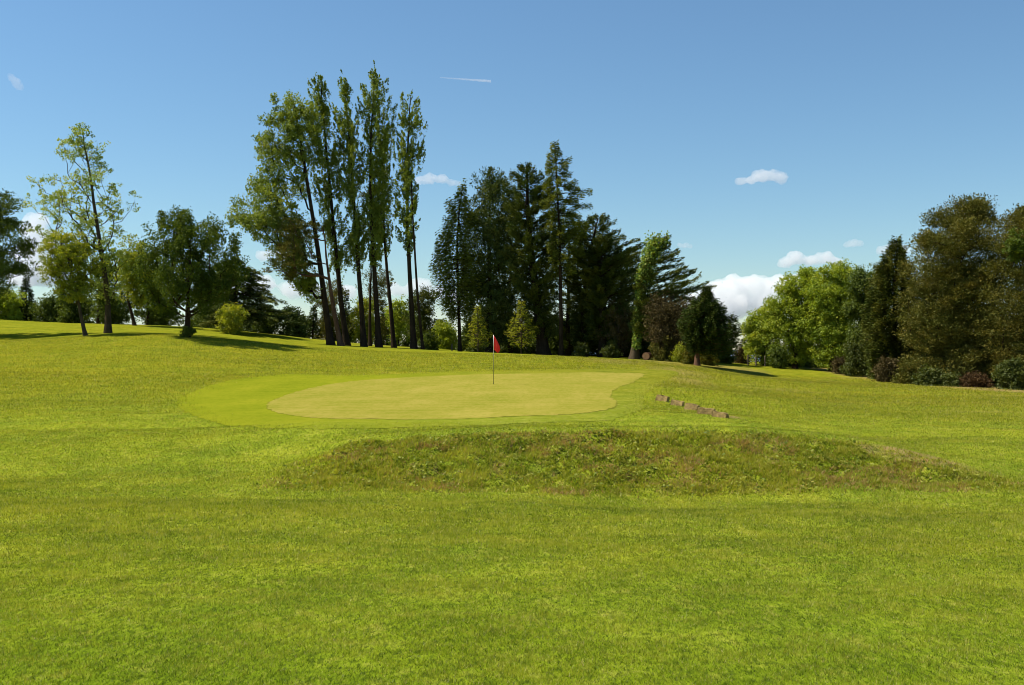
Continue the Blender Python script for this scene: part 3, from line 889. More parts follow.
# --- background left
bgt = [
 ('hedge_tree', 'low mid green hedge tree behind the lawn at the far left', 100, [(5, 322), (5, 300)], [(288, -8, 14), (300, -16, 24), (318, -16, 26)], 45, LF_BRIGHT, 0),
 ('hedge_tree', 'low dull hedge tree right of the small pointed conifer', 100, [(48, 324), (48, 305)], [(296, 38, 56), (305, 34, 66), (322, 32, 68)], 40, LF_DARK, 0),
 ('hedge_tree', 'dark bush behind the foot of the leaning tree', 98, [(72, 326), (72, 305)], [(286, 62, 86), (300, 52, 96), (323, 50, 98)], 46, LF_DARK, 0),
 ('background_tree', 'dark tree between the airy tree and the dense dark tree', 96, [(98, 327), (99, 290)], [(255, 94, 116), (275, 84, 126), (300, 82, 128), (322, 84, 128)], 60, LF_DARK, 0),
 ('background_tree', 'sunlit yellow green tree between the airy tree and the dense dark tree', 92, [(135, 326), (128, 300), (126, 270)], [(238, 126, 146), (252, 112, 158), (272, 108, 162), (292, 114, 160), (304, 124, 152)], 62, LF_YEL, 0),
 ('background_tree', 'dark tree standing left behind the dense dark tree', 98, [(148, 328), (148, 290)], [(262, 140, 160), (285, 130, 172), (322, 128, 176)], 56, LF_DARK, 0),
 ('background_tree', 'dark tree standing right behind the dense dark tree', 98, [(212, 330), (212, 300)], [(262, 206, 236), (285, 196, 240), (328, 190, 242)], 60, LF_DARK, 0),
 ('pale_bush', 'pale yellow green bush in front of the dark wood', 88, None, [(305, 226, 236), (314, 216, 246), (331, 218, 244)], 22, LF_YEL, 1),
 ('background_tree', 'low dark rounded tree below the gap of sky, left one', 100, [(268, 334), (268, 315)], [(310, 262, 276), (318, 252, 284), (334, 250, 286)], 32, LF_DARK, 0),
 ('background_tree', 'low dark rounded tree below the gap of sky, right one', 100, [(292, 337), (292, 318)], [(306, 288, 296), (316, 280, 304), (337, 276, 308)], 32, LF_FIR, 0),
 ('background_tree', 'brownish rounded tree behind the leftmost poplar trunks', 104, [(332, 343), (332, 310)], [(280, 324, 342), (296, 312, 352), (342, 310, 354)], 56, LF_PINE, 2),
 ('background_tree', 'light green sunlit tree between the poplar trunks', 104, [(364, 344), (364, 315)], [(298, 358, 370), (312, 350, 378), (340, 350, 378)], 36, LF_YEL, 0),
 ('background_tree', 'tall dull brown tree behind the middle poplars', 110, [(376, 345), (376, 300)], [(268, 366, 386), (285, 352, 398), (315, 350, 400), (344, 354, 398)], 60, LF_PINE, 2),
 ('background_tree', 'bright green bushy tree behind the right hand poplars', 104, [(398, 346), (398, 318)], [(296, 392, 404), (312, 386, 412), (342, 386, 412)], 32, LF_BRIGHT, 0),
 ('background_tree', 'rounded brown pine behind the last poplar', 100, [(424, 349), (424, 315)], [(284, 412, 428), (296, 402, 442), (316, 400, 446), (340, 406, 442)], 64, LF_PINE2, 2),
 ('bush', 'mid green bush in the gap left of the conifers', 98, None, [(318, 438, 450), (330, 432, 458), (348, 432, 460)], 26, LF_BRIGHT, 1),
 ('bush', 'small dark rounded bush by the last poplar', 90, None, [(334, 424, 434), (342, 420, 440), (349, 422, 438)], 14, LF_DARK, 1),
]
for i, (nm, lb, d, tr, pf, nc, lm, mode) in enumerate(bgt):
    broadleaf(nm, lb, 'bush' if 'bush' in nm else 'tree', d, tr, pf, nc, (0.8, 0.8, 0.65), 60, 0.24 if mode != 2 else 0.32, (BK_DARK, lm), seed=30 + i, r0=0.17, needle=(mode == 2), shell=0.7)
conifer('spruce_tree', 'small pointed conifer at the far left edge', 'tree', 102, [(26, 323), (26, 300), (26, 277)], [(277, 25, 27), (290, 20, 32), (306, 17, 36), (321, 14, 38)], 46, (BK_DARK, LF_FIR), seed=61, r0=0.15, rise=(-0.1, -0.1), dens=40, shortest=0.7)
conifer('cedar_tree', 'large dark cedar with drooping tiers sloping down to the right', 'tree', 92, [(236, 331), (236, 300), (236, 258)], [(257, 232, 240), (268, 222, 252), (282, 214, 268), (296, 210, 276), (310, 208, 292), (326, 208, 298)], 80, (BK_DARK, LF_CYP), seed=62, r0=0.3, rise=(-0.15, -0.15), dens=60, wid=0.9, shortest=0.6)
for i, (px, top, d, lb) in enumerate(((313, 306, 104, 'tiny pointed conifer under the sky gap, the shorter of two'), (326, 298, 106, 'tall pointed conifer left of the brownish tree'), (346, 290, 112, 'slim dark conifer between the poplar trunks'))):
    h = 342 - top
    conifer('spruce_tree', lb, 'tree', d, [(px, 342), (px, top)], [(top, px - 1, px + 1), (top + h * 0.4, px - 5, px + 5), (340, px - 10, px + 10)], 40, (BK_DARK, LF_FIR), seed=70 + i, r0=0.12, rise=(-0.1, -0.1), dens=36, shortest=0.7)
# --- the poplars
broadleaf('poplar_tree', 'leftmost poplar, its leafy boughs spreading far to the left', 'tree', 85, [(331, 346), (326, 310), (318, 250), (308, 190), (298, 130), (292, 100)],
          [(92, 284, 300), (100, 268, 312), (120, 262, 318), (140, 258, 322), (158, 254, 322), (172, 262, 320), (186, 244, 318), (200, 226, 312), (214, 222, 308), (226, 236, 306), (240, 258, 312), (262, 268, 320), (282, 286, 324), (296, 300, 326)], 200, (0.75, 0.75, 0.7), 64, 0.23, (BK_DARK, LF_POP), seed=81, r0=0.30, shell=0.65, group=GP, limb_r=0.016)
broadleaf('poplar_tree', 'second poplar from the left, its narrow top rising above the spreading one', 'tree', 87, [(347, 346), (341, 300), (334, 230), (326, 150), (320, 80)],
          [(77, 316, 324), (92, 310, 330), (120, 306, 336), (160, 308, 342), (200, 314, 348), (240, 322, 352), (270, 328, 350)], 120, (0.42, 0.42, 0.9), 54, 0.21, (BK_DARK, LF_POP), seed=82, r0=0.27, shell=0.6, upright=1, group=GP, limb_r=0.013)
broadleaf('poplar_tree', 'third poplar from the left, slim and dark with a pointed top', 'tree', 86, [(364, 346), (361, 300), (355, 220), (349, 140), (344, 82)],
          [(79, 341, 348), (95, 335, 354), (130, 333, 360), (170, 338, 364), (210, 346, 366), (245, 348, 368), (265, 352, 366)], 110, (0.42, 0.42, 0.9), 54, 0.21, (BK_DARK, LF_POP), seed=83, r0=0.25, shell=0.6, upright=1, group=GP, limb_r=0.013)
broadleaf('poplar_tree', 'fourth and tallest poplar, dense with a blunt leafy top', 'tree', 86, [(379, 347), (376, 300), (371, 220), (371, 140), (376, 75)],
          [(71, 372, 382), (85, 362, 388), (110, 358, 390), (150, 360, 392), (190, 364, 392), (225, 362, 388), (262, 366, 384)], 120, (0.44, 0.44, 0.9), 58, 0.21, (BK_DARK, LF_POP), seed=84, r0=0.26, shell=0.6, upright=1, group=GP, limb_r=0.013)
broadleaf('poplar_tree', 'slender poplar with a curved bare trunk, fifth of the row', 'tree', 88, [(394, 347), (391, 310), (386, 260), (382, 200), (384, 130)],
          [(120, 380, 390), (140, 378, 394), (180, 376, 394), (215, 374, 392), (250, 376, 392)], 56, (0.38, 0.38, 0.8), 34, 0.2, (BK_DARK, LF_POP), seed=85, r0=0.21, shell=0.6, upright=1, group=GP, limb_r=0.012)
broadleaf('poplar_tree', 'rightmost tall poplar, set apart with a bare lower trunk', 'tree', 85, [(414, 349), (411, 300), (408, 230), (408, 150), (411, 96)],
          [(90, 408, 414), (104, 398, 420), (125, 394, 426), (150, 393, 424), (180, 392, 420), (205, 390, 418), (230, 396, 418), (250, 402, 414)], 96, (0.40, 0.40, 0.8), 46, 0.2, (BK_DARK, LF_POP), seed=86, r0=0.25, shell=0.6, upright=1, group=GP, limb_r=0.013)
broadleaf('poplar_tree', 'thin bare leaning poplar stem close right of the rightmost tall one', 'tree', 84, [(423, 349.5), (419, 310), (414, 250), (411, 190), (410, 170)],
          [(166, 402, 416), (190, 402, 420), (215, 404, 420), (240, 408, 418)], 22, (0.35, 0.35, 0.5), 26, 0.18, (BK_DARK, LF_POP), seed=87, r0=0.13, shell=0.6, upright=1, group=GP, limb_r=0.012)
broadleaf('pine_tree', 'red barked pine with brownish crown standing among the left poplars', 'tree', 83, [(341, 346), (334, 310), (328, 270), (322, 225)],
          [(212, 292, 318), (226, 278, 328), (244, 264, 326), (258, 256, 318), (270, 250, 312), (280, 262, 300)], 40, (0.7, 0.7, 0.4), 50, 0.3, (BK_RED, LF_PINE), seed=88, r0=0.24, needle=True, shell=0.7, limb_r=0.02)
broadleaf('pine_tree', 'small brownish pine crown between the third and fourth poplar', 'tree', 90, [(370, 347), (370, 290), (371, 240)],
          [(188, 364, 384), (205, 358, 392), (222, 360, 390), (240, 364, 384)], 34, (0.7, 0.7, 0.45), 50, 0.28, (BK_DARK, LF_PINE2), seed=89, r0=0.16, needle=True)
# --- the central conifers
conifer('larch_tree', 'thin airy conifer with drooping left boughs at the left of the dark clump', 'tree', 86, [(460, 351), (459, 300), (457, 240), (462, 184)],
        [(183, 460, 464), (200, 446, 470), (225, 440, 476), (250, 436, 480), (268, 428, 482), (290, 434, 480), (315, 440, 478)], 80, (BK_DARK, LF_LARCH), seed=91, r0=0.16, rise=(-0.15, 0.1), dens=50, wid=0.9, vjit=0.3, hang=0.7, leaf=0.46)
broadleaf('yew_tree', 'dense dark rounded conifer left of the middle of the clump', 'tree', 88, [(490, 352), (490, 300), (490, 175)],
        [(168, 484, 497), (178, 477, 505), (200, 467, 514), (230, 460, 520), (270, 458, 524), (310, 460, 524), (345, 464, 522)], 240, (0.75, 0.75, 0.8), 80, 0.32, (BK_DARK, LF_CYP), seed=92, r0=0.4, needle=True, shell=0.55)
conifer('cypress_tree', 'tall black green cypress with a thick leaning trunk and bare lower limbs', 'tree', 86, [(544, 356.5), (540, 320), (533, 270), (527, 210), (525, 165)],
        [(163, 522, 531), (172, 508, 546), (190, 502, 556), (215, 500, 562), (245, 502, 564), (275, 504, 562), (300, 510, 556), (334, 516, 560)], 140, (BK_DARK, LF_CYP), seed=93, r0=0.55, r1=0.07, rise=(0.25, 0.3), dens=66, wid=0.85, vjit=0.14)
conifer('larch_tree', 'pointed light green larch rising above the dark conifer clump', 'tree', 84, [(561, 356), (561, 300), (560, 230), (555, 142)],
        [(141, 553, 557), (155, 545, 567), (172, 546, 580), (190, 542, 588), (205, 540, 592), (225, 546, 588), (250, 548, 584), (270, 550, 580)], 64, (BK_DARK, LF_LARCH), seed=94, r0=0.2, rise=(-0.25, 0.05), dens=80, wid=0.9, vjit=0.12, leaf=0.38, hang=0.25)
conifer('cypress_tree', 'windswept cypress just right of the pointed larch', 'tree', 88, [(583, 357), (584, 300), (590, 250), (598, 218)],
        [(214, 590, 610), (226, 570, 618), (245, 564, 620), (270, 562, 616), (295, 566, 606), (342, 572, 604)], 110, (BK_DARK, LF_CYP), seed=95, r0=0.35, rise=(0.1, 0.35), dens=60, wid=0.8, vjit=0.12)
conifer('cypress_tree', 'windswept cypress with flat brown green tiers left of the ivy clad trunk', 'tree', 86, [(603, 357), (602, 310), (601, 270), (604, 240)],
        [(234, 598, 628), (242, 588, 648), (256, 576, 652), (272, 578, 648), (292, 582, 640), (336, 588, 634)], 110, (BK_DARK, LF_CYP), seed=96, r0=0.38, rise=(0.15, 0.32), dens=60, wid=0.8, vjit=0.1)
for i, (px, tp, d, pf, lb) in enumerate((
        (568, 225, 93, [(212, 556, 572), (235, 546, 590), (270, 540, 596), (310, 540, 594), (345, 546, 590)], 'dark cypress filling in behind the pointed larch'),
        (622, 262, 92, [(252, 612, 634), (270, 604, 650), (300, 600, 652), (340, 604, 648)], 'dark cypress behind the gap left of the ivy clad trunk'),
        (510, 200, 94, [(190, 500, 514), (215, 492, 526), (270, 488, 532), (340, 490, 530)], 'dark cypress filling in between the rounded conifer and the thick leaning trunk'))):
    conifer('cypress_tree', lb, 'tree', d, [(px, 355), (px, 300), (px, tp)], pf, 52, (BK_DARK, LF_CYP), seed=200 + i, r0=0.25, rise=(0.1, 0.3), dens=60, wid=0.8, vjit=0.14)
# the ivy-clad leaning tree
ivy = conifer('cypress_tree', 'leaning cypress clad in bright ivy, its boughs blown out to the right', 'tree', 82, [(634, 357.5), (638, 325), (645, 280), (653, 250), (660, 236)],
        [(236, 656, 676), (246, 652, 680), (262, 652, 684), (272, 648, 700), (280, 646, 716), (292, 642, 698), (330, 640, 682)], 90, (BK_GREY, LF_CYP), seed=97, r0=0.36, rise=(0.1, 0.28), dens=62, wid=0.75, vjit=0.09, depth=0.7)
def climber(root, name, pts, d, rad, n, leaf, mat, seed):
    rng = np.random.default_rng(seed)
    P = np.array([(wx(px, d), d - 0.15, wz(py, d)) for px, py in pts])
    t = rng.uniform(0, 1, n); tt = np.linspace(0, 1, len(P))
    c = np.stack([np.interp(t, tt, P[:, i]) for i in range(3)], -1)
    r = np.interp(t, np.linspace(0, 1, len(rad)), rad) * (0.7 + 0.6 * vnoise(t * 14, t * 0, 3))
    a = rng.uniform(0, 2 * np.pi, n)
    off = np.stack([np.cos(a), np.sin(a), rng.normal(0, 0.3, n)], -1) * (r * rng.uniform(0.55, 1.1, n))[:, None]
    nr = unit(off + rng.normal(0, 0.3, (n, 3)))
    L = leaf * rng.uniform(0.7, 1.3, n)
    V, Fq = leaf_quads(c + off, L, L * 0.8, unit(rng.normal(0, 1, (n, 3)) + np.array([0, 0, -0.8])), nr)
    return np_mesh(name, V, Fq, 4, mat, root, fattr={'tint': ('FACE', rng.uniform(0, 1, n))})
climber(ivy, 'ivy', [(636, 348), (639, 320), (644, 285), (651, 255), (659, 238)], 82, [0.45, 0.55, 0.6, 0.8, 1.0, 0.8], 3600, 0.17, LF_IVY, 98)
broadleaf('thorn_tree', 'brown twiggy thorn tree between the ivy clad trunk and the rounded fir', 'tree', 80, [(662, 358), (663, 335), (666, 310)],
          [(294, 654, 676), (304, 646, 692), (320, 642, 698), (340, 646, 694), (352, 652, 690)], 90, (0.8, 0.8, 0.6), 66, 0.30, (BK_GREY, LF_DEAD), seed=99, r0=0.14, needle=True, shell=0.6)
broadleaf('thorn_tree', 'bare twiggy thorn tree beneath the windswept cypresses', 'tree', 84, [(618, 357.5), (619, 335), (618, 315)],
          [(298, 608, 628), (312, 602, 636), (330, 602, 636), (345, 610, 630)], 34, (0.6, 0.6, 0.5), 26, 0.3, (BK_GREY, LF_DEAD), seed=100, r0=0.10, needle=True, limb_r=0.014)
# understorey that closes the dark clump
for i, (px, w_, top, d, lm, lb) in enumerate((
        (472, 14, 318, 94, LF_DARK, 'dark shrub behind the left sapling'), (506, 18, 312, 95, LF_DARK, 'dark shrub behind the flag'),
        (560, 20, 318, 96, LF_DARK, 'dark shrub behind the thick cypress trunk'), (592, 20, 312, 95, LF_DARK, 'dark shrub under the windswept cypress by the larch'),
        (626, 20, 316, 94, LF_DARK, 'dark shrub left behind the ivy clad trunk'), (650, 20, 318, 93, LF_FIR, 'dark shrub right behind the ivy clad trunk'),
        (690, 22, 310, 90, LF_FIR, 'dark shrub behind the twiggy thorn tree'))):
    broadleaf('shrub', lb, 'shrub', d, None, [(top, px - w_ * 0.4, px + w_ * 0.4), (top + 15, px - w_, px + w_), (356, px - w_ * 1.1, px + w_ * 1.1)], 46, (0.8, 0.8, 0.7), 60, 0.24, (BK_DARK, lm), seed=110 + i, shell=0.7)
for i, (px, top, hw, lb) in enumerate(((478, 306, 13, 'slender pale green sapling left of the flag'), (521, 301, 16, 'pale green layered sapling just right of the flag'))):
    conifer('sapling', lb, 'tree', 80, [(px, 354), (px, 330), (px, top)], [(top, px - 1, px + 1), (top + 12, px - hw * 0.45, px + hw * 0.45), (top + 30, px - hw, px + hw), (346, px - hw * 0.8, px + hw * 0.8)], 40, (BK_GREY, LF_YEL), seed=120 + i, r0=0.05, r1=0.01, rise=(0.0, 0.0), dens=22, wid=0.35, leaf=0.26, vjit=0.08, shortest=0.6)
for i, (px, top, hw, base, d, lm, lb) in enumerate(((612, 341, 12, 357, 83, LF_LAUREL, 'low green shrub beneath the bare thorn tree'), (581, 342, 7, 357, 83, LF_LAUREL, 'small green shrub at the clump edge by a reddish trunk'),
        (664, 334, 14, 361, 79, LF_PINE, 'olive shrub below the twiggy thorn tree'), (680, 345, 6, 362, 77, LF_YEL, 'small bright yellow green shrub right of the olive shrub'),
        (689, 345, 6, 365, 73, LF_GORSE, 'yellow flowering gorse left of the rounded fir trunk'), (706, 347, 9, 363, 76, LF_GORSE, 'yellow tinged gorse right behind the rounded fir trunk'))):
    broadleaf('shrub' if lm is not LF_GORSE else 'gorse_bush', lb, 'shrub', d, None, [(top, px - hw * 0.4, px + hw * 0.4), (top + 8, px - hw, px + hw), (base, px - hw, px + hw)], 20, (0.4, 0.4, 0.4), 60, 0.15, (BK_DARK, lm), seed=130 + i, shell=0.7)
# the rounded fir that stands on its own
fir = conifer('fir_tree', 'rounded dark fir on a short forked trunk, standing alone right of the clump', 'tree', 72, [(697, 365.5), (698, 345), (703, 320), (707, 289)],
        [(288, 705, 709), (298, 698, 716), (308, 686, 724), (322, 680, 736), (334, 681, 739), (344, 694, 739), (352, 706, 733)], 150, (BK_RED, LF_FIR), seed=140, r0=0.22, rise=(-0.1, 0.0), dens=70, wid=0.6, vjit=0.16, leaf=0.34, shortest=0.55)
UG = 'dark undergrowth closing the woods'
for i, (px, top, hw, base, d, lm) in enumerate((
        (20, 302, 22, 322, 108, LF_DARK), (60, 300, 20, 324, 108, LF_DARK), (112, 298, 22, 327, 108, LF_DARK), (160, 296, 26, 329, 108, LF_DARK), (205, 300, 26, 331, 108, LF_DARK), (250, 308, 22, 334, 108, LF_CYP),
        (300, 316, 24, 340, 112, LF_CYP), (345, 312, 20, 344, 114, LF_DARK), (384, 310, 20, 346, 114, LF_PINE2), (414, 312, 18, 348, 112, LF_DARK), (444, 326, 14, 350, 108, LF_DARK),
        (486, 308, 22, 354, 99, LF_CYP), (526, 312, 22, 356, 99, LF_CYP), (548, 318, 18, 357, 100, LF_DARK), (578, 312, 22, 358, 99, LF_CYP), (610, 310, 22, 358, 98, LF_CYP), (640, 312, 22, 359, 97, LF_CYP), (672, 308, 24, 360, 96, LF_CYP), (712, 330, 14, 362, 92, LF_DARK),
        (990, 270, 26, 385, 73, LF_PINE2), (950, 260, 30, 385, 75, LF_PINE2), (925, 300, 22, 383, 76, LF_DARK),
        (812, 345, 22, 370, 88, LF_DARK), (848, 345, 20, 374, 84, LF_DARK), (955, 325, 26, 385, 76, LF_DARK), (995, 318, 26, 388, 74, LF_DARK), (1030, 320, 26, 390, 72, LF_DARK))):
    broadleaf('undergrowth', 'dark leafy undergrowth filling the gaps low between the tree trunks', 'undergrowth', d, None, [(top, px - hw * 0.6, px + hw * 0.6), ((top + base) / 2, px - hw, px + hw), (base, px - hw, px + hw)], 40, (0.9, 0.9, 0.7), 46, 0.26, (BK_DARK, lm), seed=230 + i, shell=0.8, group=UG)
# --- the right-hand wood
rt = [
 ('lime_tree', 'mid green tree at the left end of the right hand wood', 84, [(763, 364), (763, 345), (764, 325)], [(308, 758, 770), (318, 746, 784), (335, 742, 786), (352, 744, 784), (361, 752, 778)], 80, 70, LF_BRIGHT, 0.2, 0),
 ('lime_tree', 'sunlit yellow green tree, lower of two bright round crowns on the right', 81, [(795, 367), (795, 345), (796, 310)], [(270, 796, 812), (280, 782, 824), (296, 770, 826), (315, 764, 826), (340, 766, 824), (358, 772, 820)], 130, 80, LF_BRIGHT, 0.2, 0),
 ('lime_tree', 'sunlit yellow green tree with the highest of the bright crowns on the right', 79, [(832, 371), (832, 340), (834, 305)], [(263, 832, 846), (272, 818, 856), (290, 808, 860), (320, 806, 862), (345, 810, 860), (362, 814, 856)], 140, 80, LF_BRIGHT, 0.2, 0),
 ('ivy_tree', 'mixed dark and bright green tree between the bright crowns and the dark conifer', 76, [(862, 374), (862, 340), (862, 300)], [(266, 856, 874), (280, 848, 886), (305, 844, 888), (340, 848, 886), (368, 850, 886)], 110, 70, LF_DARK, 0.2, 0),
 ('pine_tree', 'broad olive brown pine dominating the right hand wood', 66, [(955, 385), (955, 340), (958, 290), (964, 225)], [(199, 954, 988), (208, 940, 1000), (222, 926, 1008), (240, 914, 1008), (262, 908, 1006), (290, 904, 1000), (320, 898, 1000), (345, 899, 1000), (378, 906, 996)], 260, 150, LF_PINE, 0.24, 2),
 ('pine_tree', 'olive brown pine running out of the picture at the right edge', 63, [(1030, 390), (1030, 340), (1034, 280), (1036, 235)], [(203, 1016, 1052), (222, 1000, 1070), (245, 990, 1085), (280, 984, 1090), (310, 980, 1090), (340, 982, 1090), (375, 992, 1085)], 230, 150, LF_PINE, 0.24, 2),
]
for i, (nm, lb, d, tr, pf, nc, per, lm, lf, mode) in enumerate(rt):
    broadleaf(nm, lb, 'tree', d, tr, pf, nc, (0.75, 0.75, 0.6) if mode == 0 else (0.95, 0.95, 0.6), int(per * 1.25), lf, (BK_DARK, lm), seed=150 + i, r0=0.25, needle=(mode == 2), shell=0.5, depth=0.8)
conifer('fir_tree', 'pointed dark conifer between the bright crowns and the big pine', 'tree', 70, [(893, 381), (894, 330), (896, 241)],
        [(240, 894, 898), (256, 880, 908), (275, 872, 914), (300, 868, 918), (330, 862, 920), (360, 864, 918), (376, 868, 912)], 170, (BK_DARK, LF_PINE2), seed=160, r0=0.28, rise=(-0.05, -0.05), dens=80, wid=0.7, vjit=0.2, leaf=0.36, shortest=0.6)
for i, (px, top, hw, base, d, lm, lb, nm) in enumerate((
        (855, 345, 11, 374, 74, LF_LAUREL, 'bright green shrub under the mixed green tree', 'shrub'), (880, 358, 9, 377, 71, LF_DARK, 'dark green shrub left of the brown dead bush', 'shrub'),
        (842, 362, 9, 371, 76, LF_DEAD, 'small grey brown twiggy bush under the bright crowns', 'dead_bush'), (888, 362, 12, 381, 68, LF_DEAD, 'brown dead bush at the foot of the pointed conifer', 'dead_bush'),
        (935, 371, 20, 385, 64, LF_LAUREL, 'broad green laurel shrub below the big pine', 'shrub'), (1014, 364, 14, 390, 60, LF_LAUREL, 'green laurel shrub by the right edge', 'shrub'),
        (908, 368, 9, 382, 66, LF_PINE, 'low olive shrub between the dead bush and the laurel', 'shrub'), (975, 381, 15, 387, 62.5, LF_RUST, 'heap of rust brown dead branches below the big pine', 'brush_pile'),
        (742, 350, 7, 363, 86, LF_DEAD, 'low grey brown thicket in the gap before the sea', 'dead_bush'), (725, 346, 10, 362, 84, LF_DARK, 'dark shrub left of the gap before the sea', 'shrub'),
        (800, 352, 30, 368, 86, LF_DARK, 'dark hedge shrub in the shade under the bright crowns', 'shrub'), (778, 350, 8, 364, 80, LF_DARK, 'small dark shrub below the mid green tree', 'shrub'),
        (985, 340, 26, 386, 69, LF_DARK, 'deep dark shrub in the hollow between the two pines', 'shrub'), (915, 335, 16, 381, 72, LF_DARK, 'deep dark shrub behind the pointed conifer', 'shrub'))):
    broadleaf(nm, lb, 'shrub' if nm == 'shrub' else 'bush', d, None, [(top - 4, px - hw * 0.4, px + hw * 0.3), (top + (base - top) * 0.3, px - hw * 1.0, px + hw * 0.8), (top + (base - top) * 0.65, px - hw * 0.9, px + hw * 1.25), (base, px - hw * 1.2, px + hw * 1.2)], 14 + int(hw * 1.5), (0.6, 0.6, 0.45), 60,
              0.18 if lm not in (LF_DEAD, LF_RUST, LF_PINE) else 0.26, (BK_DARK, lm), seed=170 + i, shell=0.7, needle=lm in (LF_DEAD, LF_RUST, LF_PINE))
broadleaf('climbing_plant', 'green climber hanging in the crown of the right edge pine', 'plant', 60.5, None, [(228, 1012, 1026), (238, 1006, 1034), (250, 1004, 1034), (258, 1010, 1030)], 18, (0.5, 0.5, 0.35), 50, 0.2, (BK_DARK, LF_MID), seed=190, shell=0.7)

# ------------------------------------------------------------------ small objects
import bmesh
def bm_obj(name, bm, mat, parent=None, smooth=False):
    me = bpy.data.meshes.new(name)
    if smooth:
        for f in bm.faces: f.smooth = True
    bm.to_mesh(me); bm.free()
    me.materials.append(mat)
    o = bpy.data.objects.new(name, me); C.objects.link(o)
    if parent: o.parent = parent
    return o
def rod(bm, p0, p1, r0, r1=None, sides=10):
    p0, p1 = Vector(p0), Vector(p1)
    m = (p1 - p0).to_track_quat('Z', 'Y').to_matrix().to_4x4()
    m.translation = (p0 + p1) / 2
    bmesh.ops.create_cone(bm, cap_ends=True, segments=sides, radius1=r0, radius2=r0 if r1 is None else r1, depth=(p1 - p0).length, matrix=m)

# flagstick in its hole
fxp, fyp = hit(493.5, 384.5)
fz = gz(fxp, fyp) + 0.022
H = 49.0 * fyp / F
flag = empty('golf_flag', (fxp, fyp, fz))
tag(flag, 'red flag hanging limp on a thin flagstick in the green', 'flag')
stick_m = plain_mat('stick_paint', (0.10, 0.10, 0.035), (0.12, 0.12, 0.05), 0.4)
white_m = plain_mat('white_paint', (0.75, 0.75, 0.72), (0.8, 0.8, 0.78), 0.4)
red_m = plain_mat('red_cloth', (0.72, 0.014, 0.008), (0.85, 0.024, 0.012), 0.75)
bm = bmesh.new(); rod(bm, (0, 0, -0.1), (0, 0, H * 0.70), 0.011); bm_obj('stick', bm, stick_m, flag, True)
bm = bmesh.new(); rod(bm, (0, 0, H * 0.70), (0, 0, H), 0.012); bm_obj('stick_top', bm, white_m, flag, True)
bm = bmesh.new()                       # the cloth hangs in folds from the top of the stick
U, W = 10, 10
gv = []
for i in range(U):
    u = i / (U - 1)
    for j in range(W):
        v = j / (W - 1)
        prof_w = np.interp(v, [0, 0.25, 0.55, 0.8, 1.0], [0.05, 0.17, 0.27, 0.30, 0.18])
        xx = 0.014 + 0.88 * prof_w * u
        yy = 0.06 * math.sin(u * 8 + v * 1.5) * u
        gv.append(bm.verts.new((xx, yy, H - 0.03 - 0.56 * v - 0.16 * u * (0.4 + 0.6 * v))))
for i in range(U - 1):
    for j in range(W - 1):
        bm.faces.new((gv[i * W + j], gv[(i + 1) * W + j], gv[(i + 1) * W + j + 1], gv[i * W + j + 1]))
fo = bm_obj('flag_cloth', bm, red_m, flag, True)
md = fo.modifiers.new('thick', 'SOLIDIFY'); md.thickness = 0.006
bm = bmesh.new(); bmesh.ops.create_circle(bm, cap_ends=True, radius=0.054, segments=20)  # flat disc, the shade inside the hole painted as near-black colour
shade_disc = bm_obj('hole_shade_disc', bm, plain_mat('painted_hole_shade', (0.01, 0.01, 0.008)), flag); shade_disc.location = (0, 0, 0.004)

# worn timber steps down the side of the green
step_m, nt, out = new_mat('weathered_timber')
p = pos(nt)
b = nt.nodes.new('ShaderNodeBsdfPrincipled'); b.inputs['Roughness'].default_value = 0.9
nt.links.new(ramp(nt, [(0.3, (0.10, 0.062, 0.020)), (0.55, (0.27, 0.185, 0.055)), (0.75, (0.34, 0.25, 0.085))], noise(nt, 6, 6, p, 0.7)), b.inputs['Base Color'])
bu = nt.nodes.new('ShaderNodeBump'); bu.inputs['Strength'].default_value = 0.8; bu.inputs['Distance'].default_value = 0.03
nt.links.new(noise(nt, 20, 5, p), bu.inputs['Height']); nt.links.new(bu.outputs[0], b.inputs['Normal'])
nt.links.new(b.outputs[0], out.inputs[0])
rs = random.Random(5)
names_ = ('topmost', 'second from the top', 'third from the top', 'fourth from the top', 'lowest and most sunken')
spx = [(662, 401.5), (677, 406), (691.5, 410.5), (706, 414.5), (720, 418)]
for i, (px, py) in enumerate(spx):
    x, y = hit(px, py)
    z = gz(x, y)
    bm = bmesh.new()
    bmesh.ops.create_cube(bm, size=1)
    bmesh.ops.scale(bm, vec=(0.44 + rs.uniform(-0.03, 0.04), 0.27, 0.46), verts=bm.verts)
    for v in bm.verts:                       # worn face, shaped to lean back so the sun lights it
        if v.co.z > 0 and v.co.y < 0: v.co.y += 0.13
    bmesh.ops.bevel(bm, geom=bm.edges[:], offset=0.022, segments=2, affect='EDGES')
    bmesh.ops.subdivide_edges(bm, edges=[e for e in bm.edges if e.calc_length() > 0.15], cuts=3, use_grid_fill=True)
    for v in bm.verts:
        v.co += Vector((rs.gauss(0, 0.009), rs.gauss(0, 0.009), rs.gauss(0, 0.009)))
    o = bm_obj('timber_step', bm, step_m)
    o.location = (x, y + 0.14, z - 0.03 - rs.uniform(0, 0.05) - (0.06 if i == 4 else 0))
    o.rotation_euler = (R(rs.uniform(-3, 3)), R(9 + rs.uniform(-3, 4)), R(-36 + rs.uniform(-4, 4)))
    tag(o, 'worn brown timber step beside the green, the %s' % names_[i], 'step', 'timber steps down the side of the green')

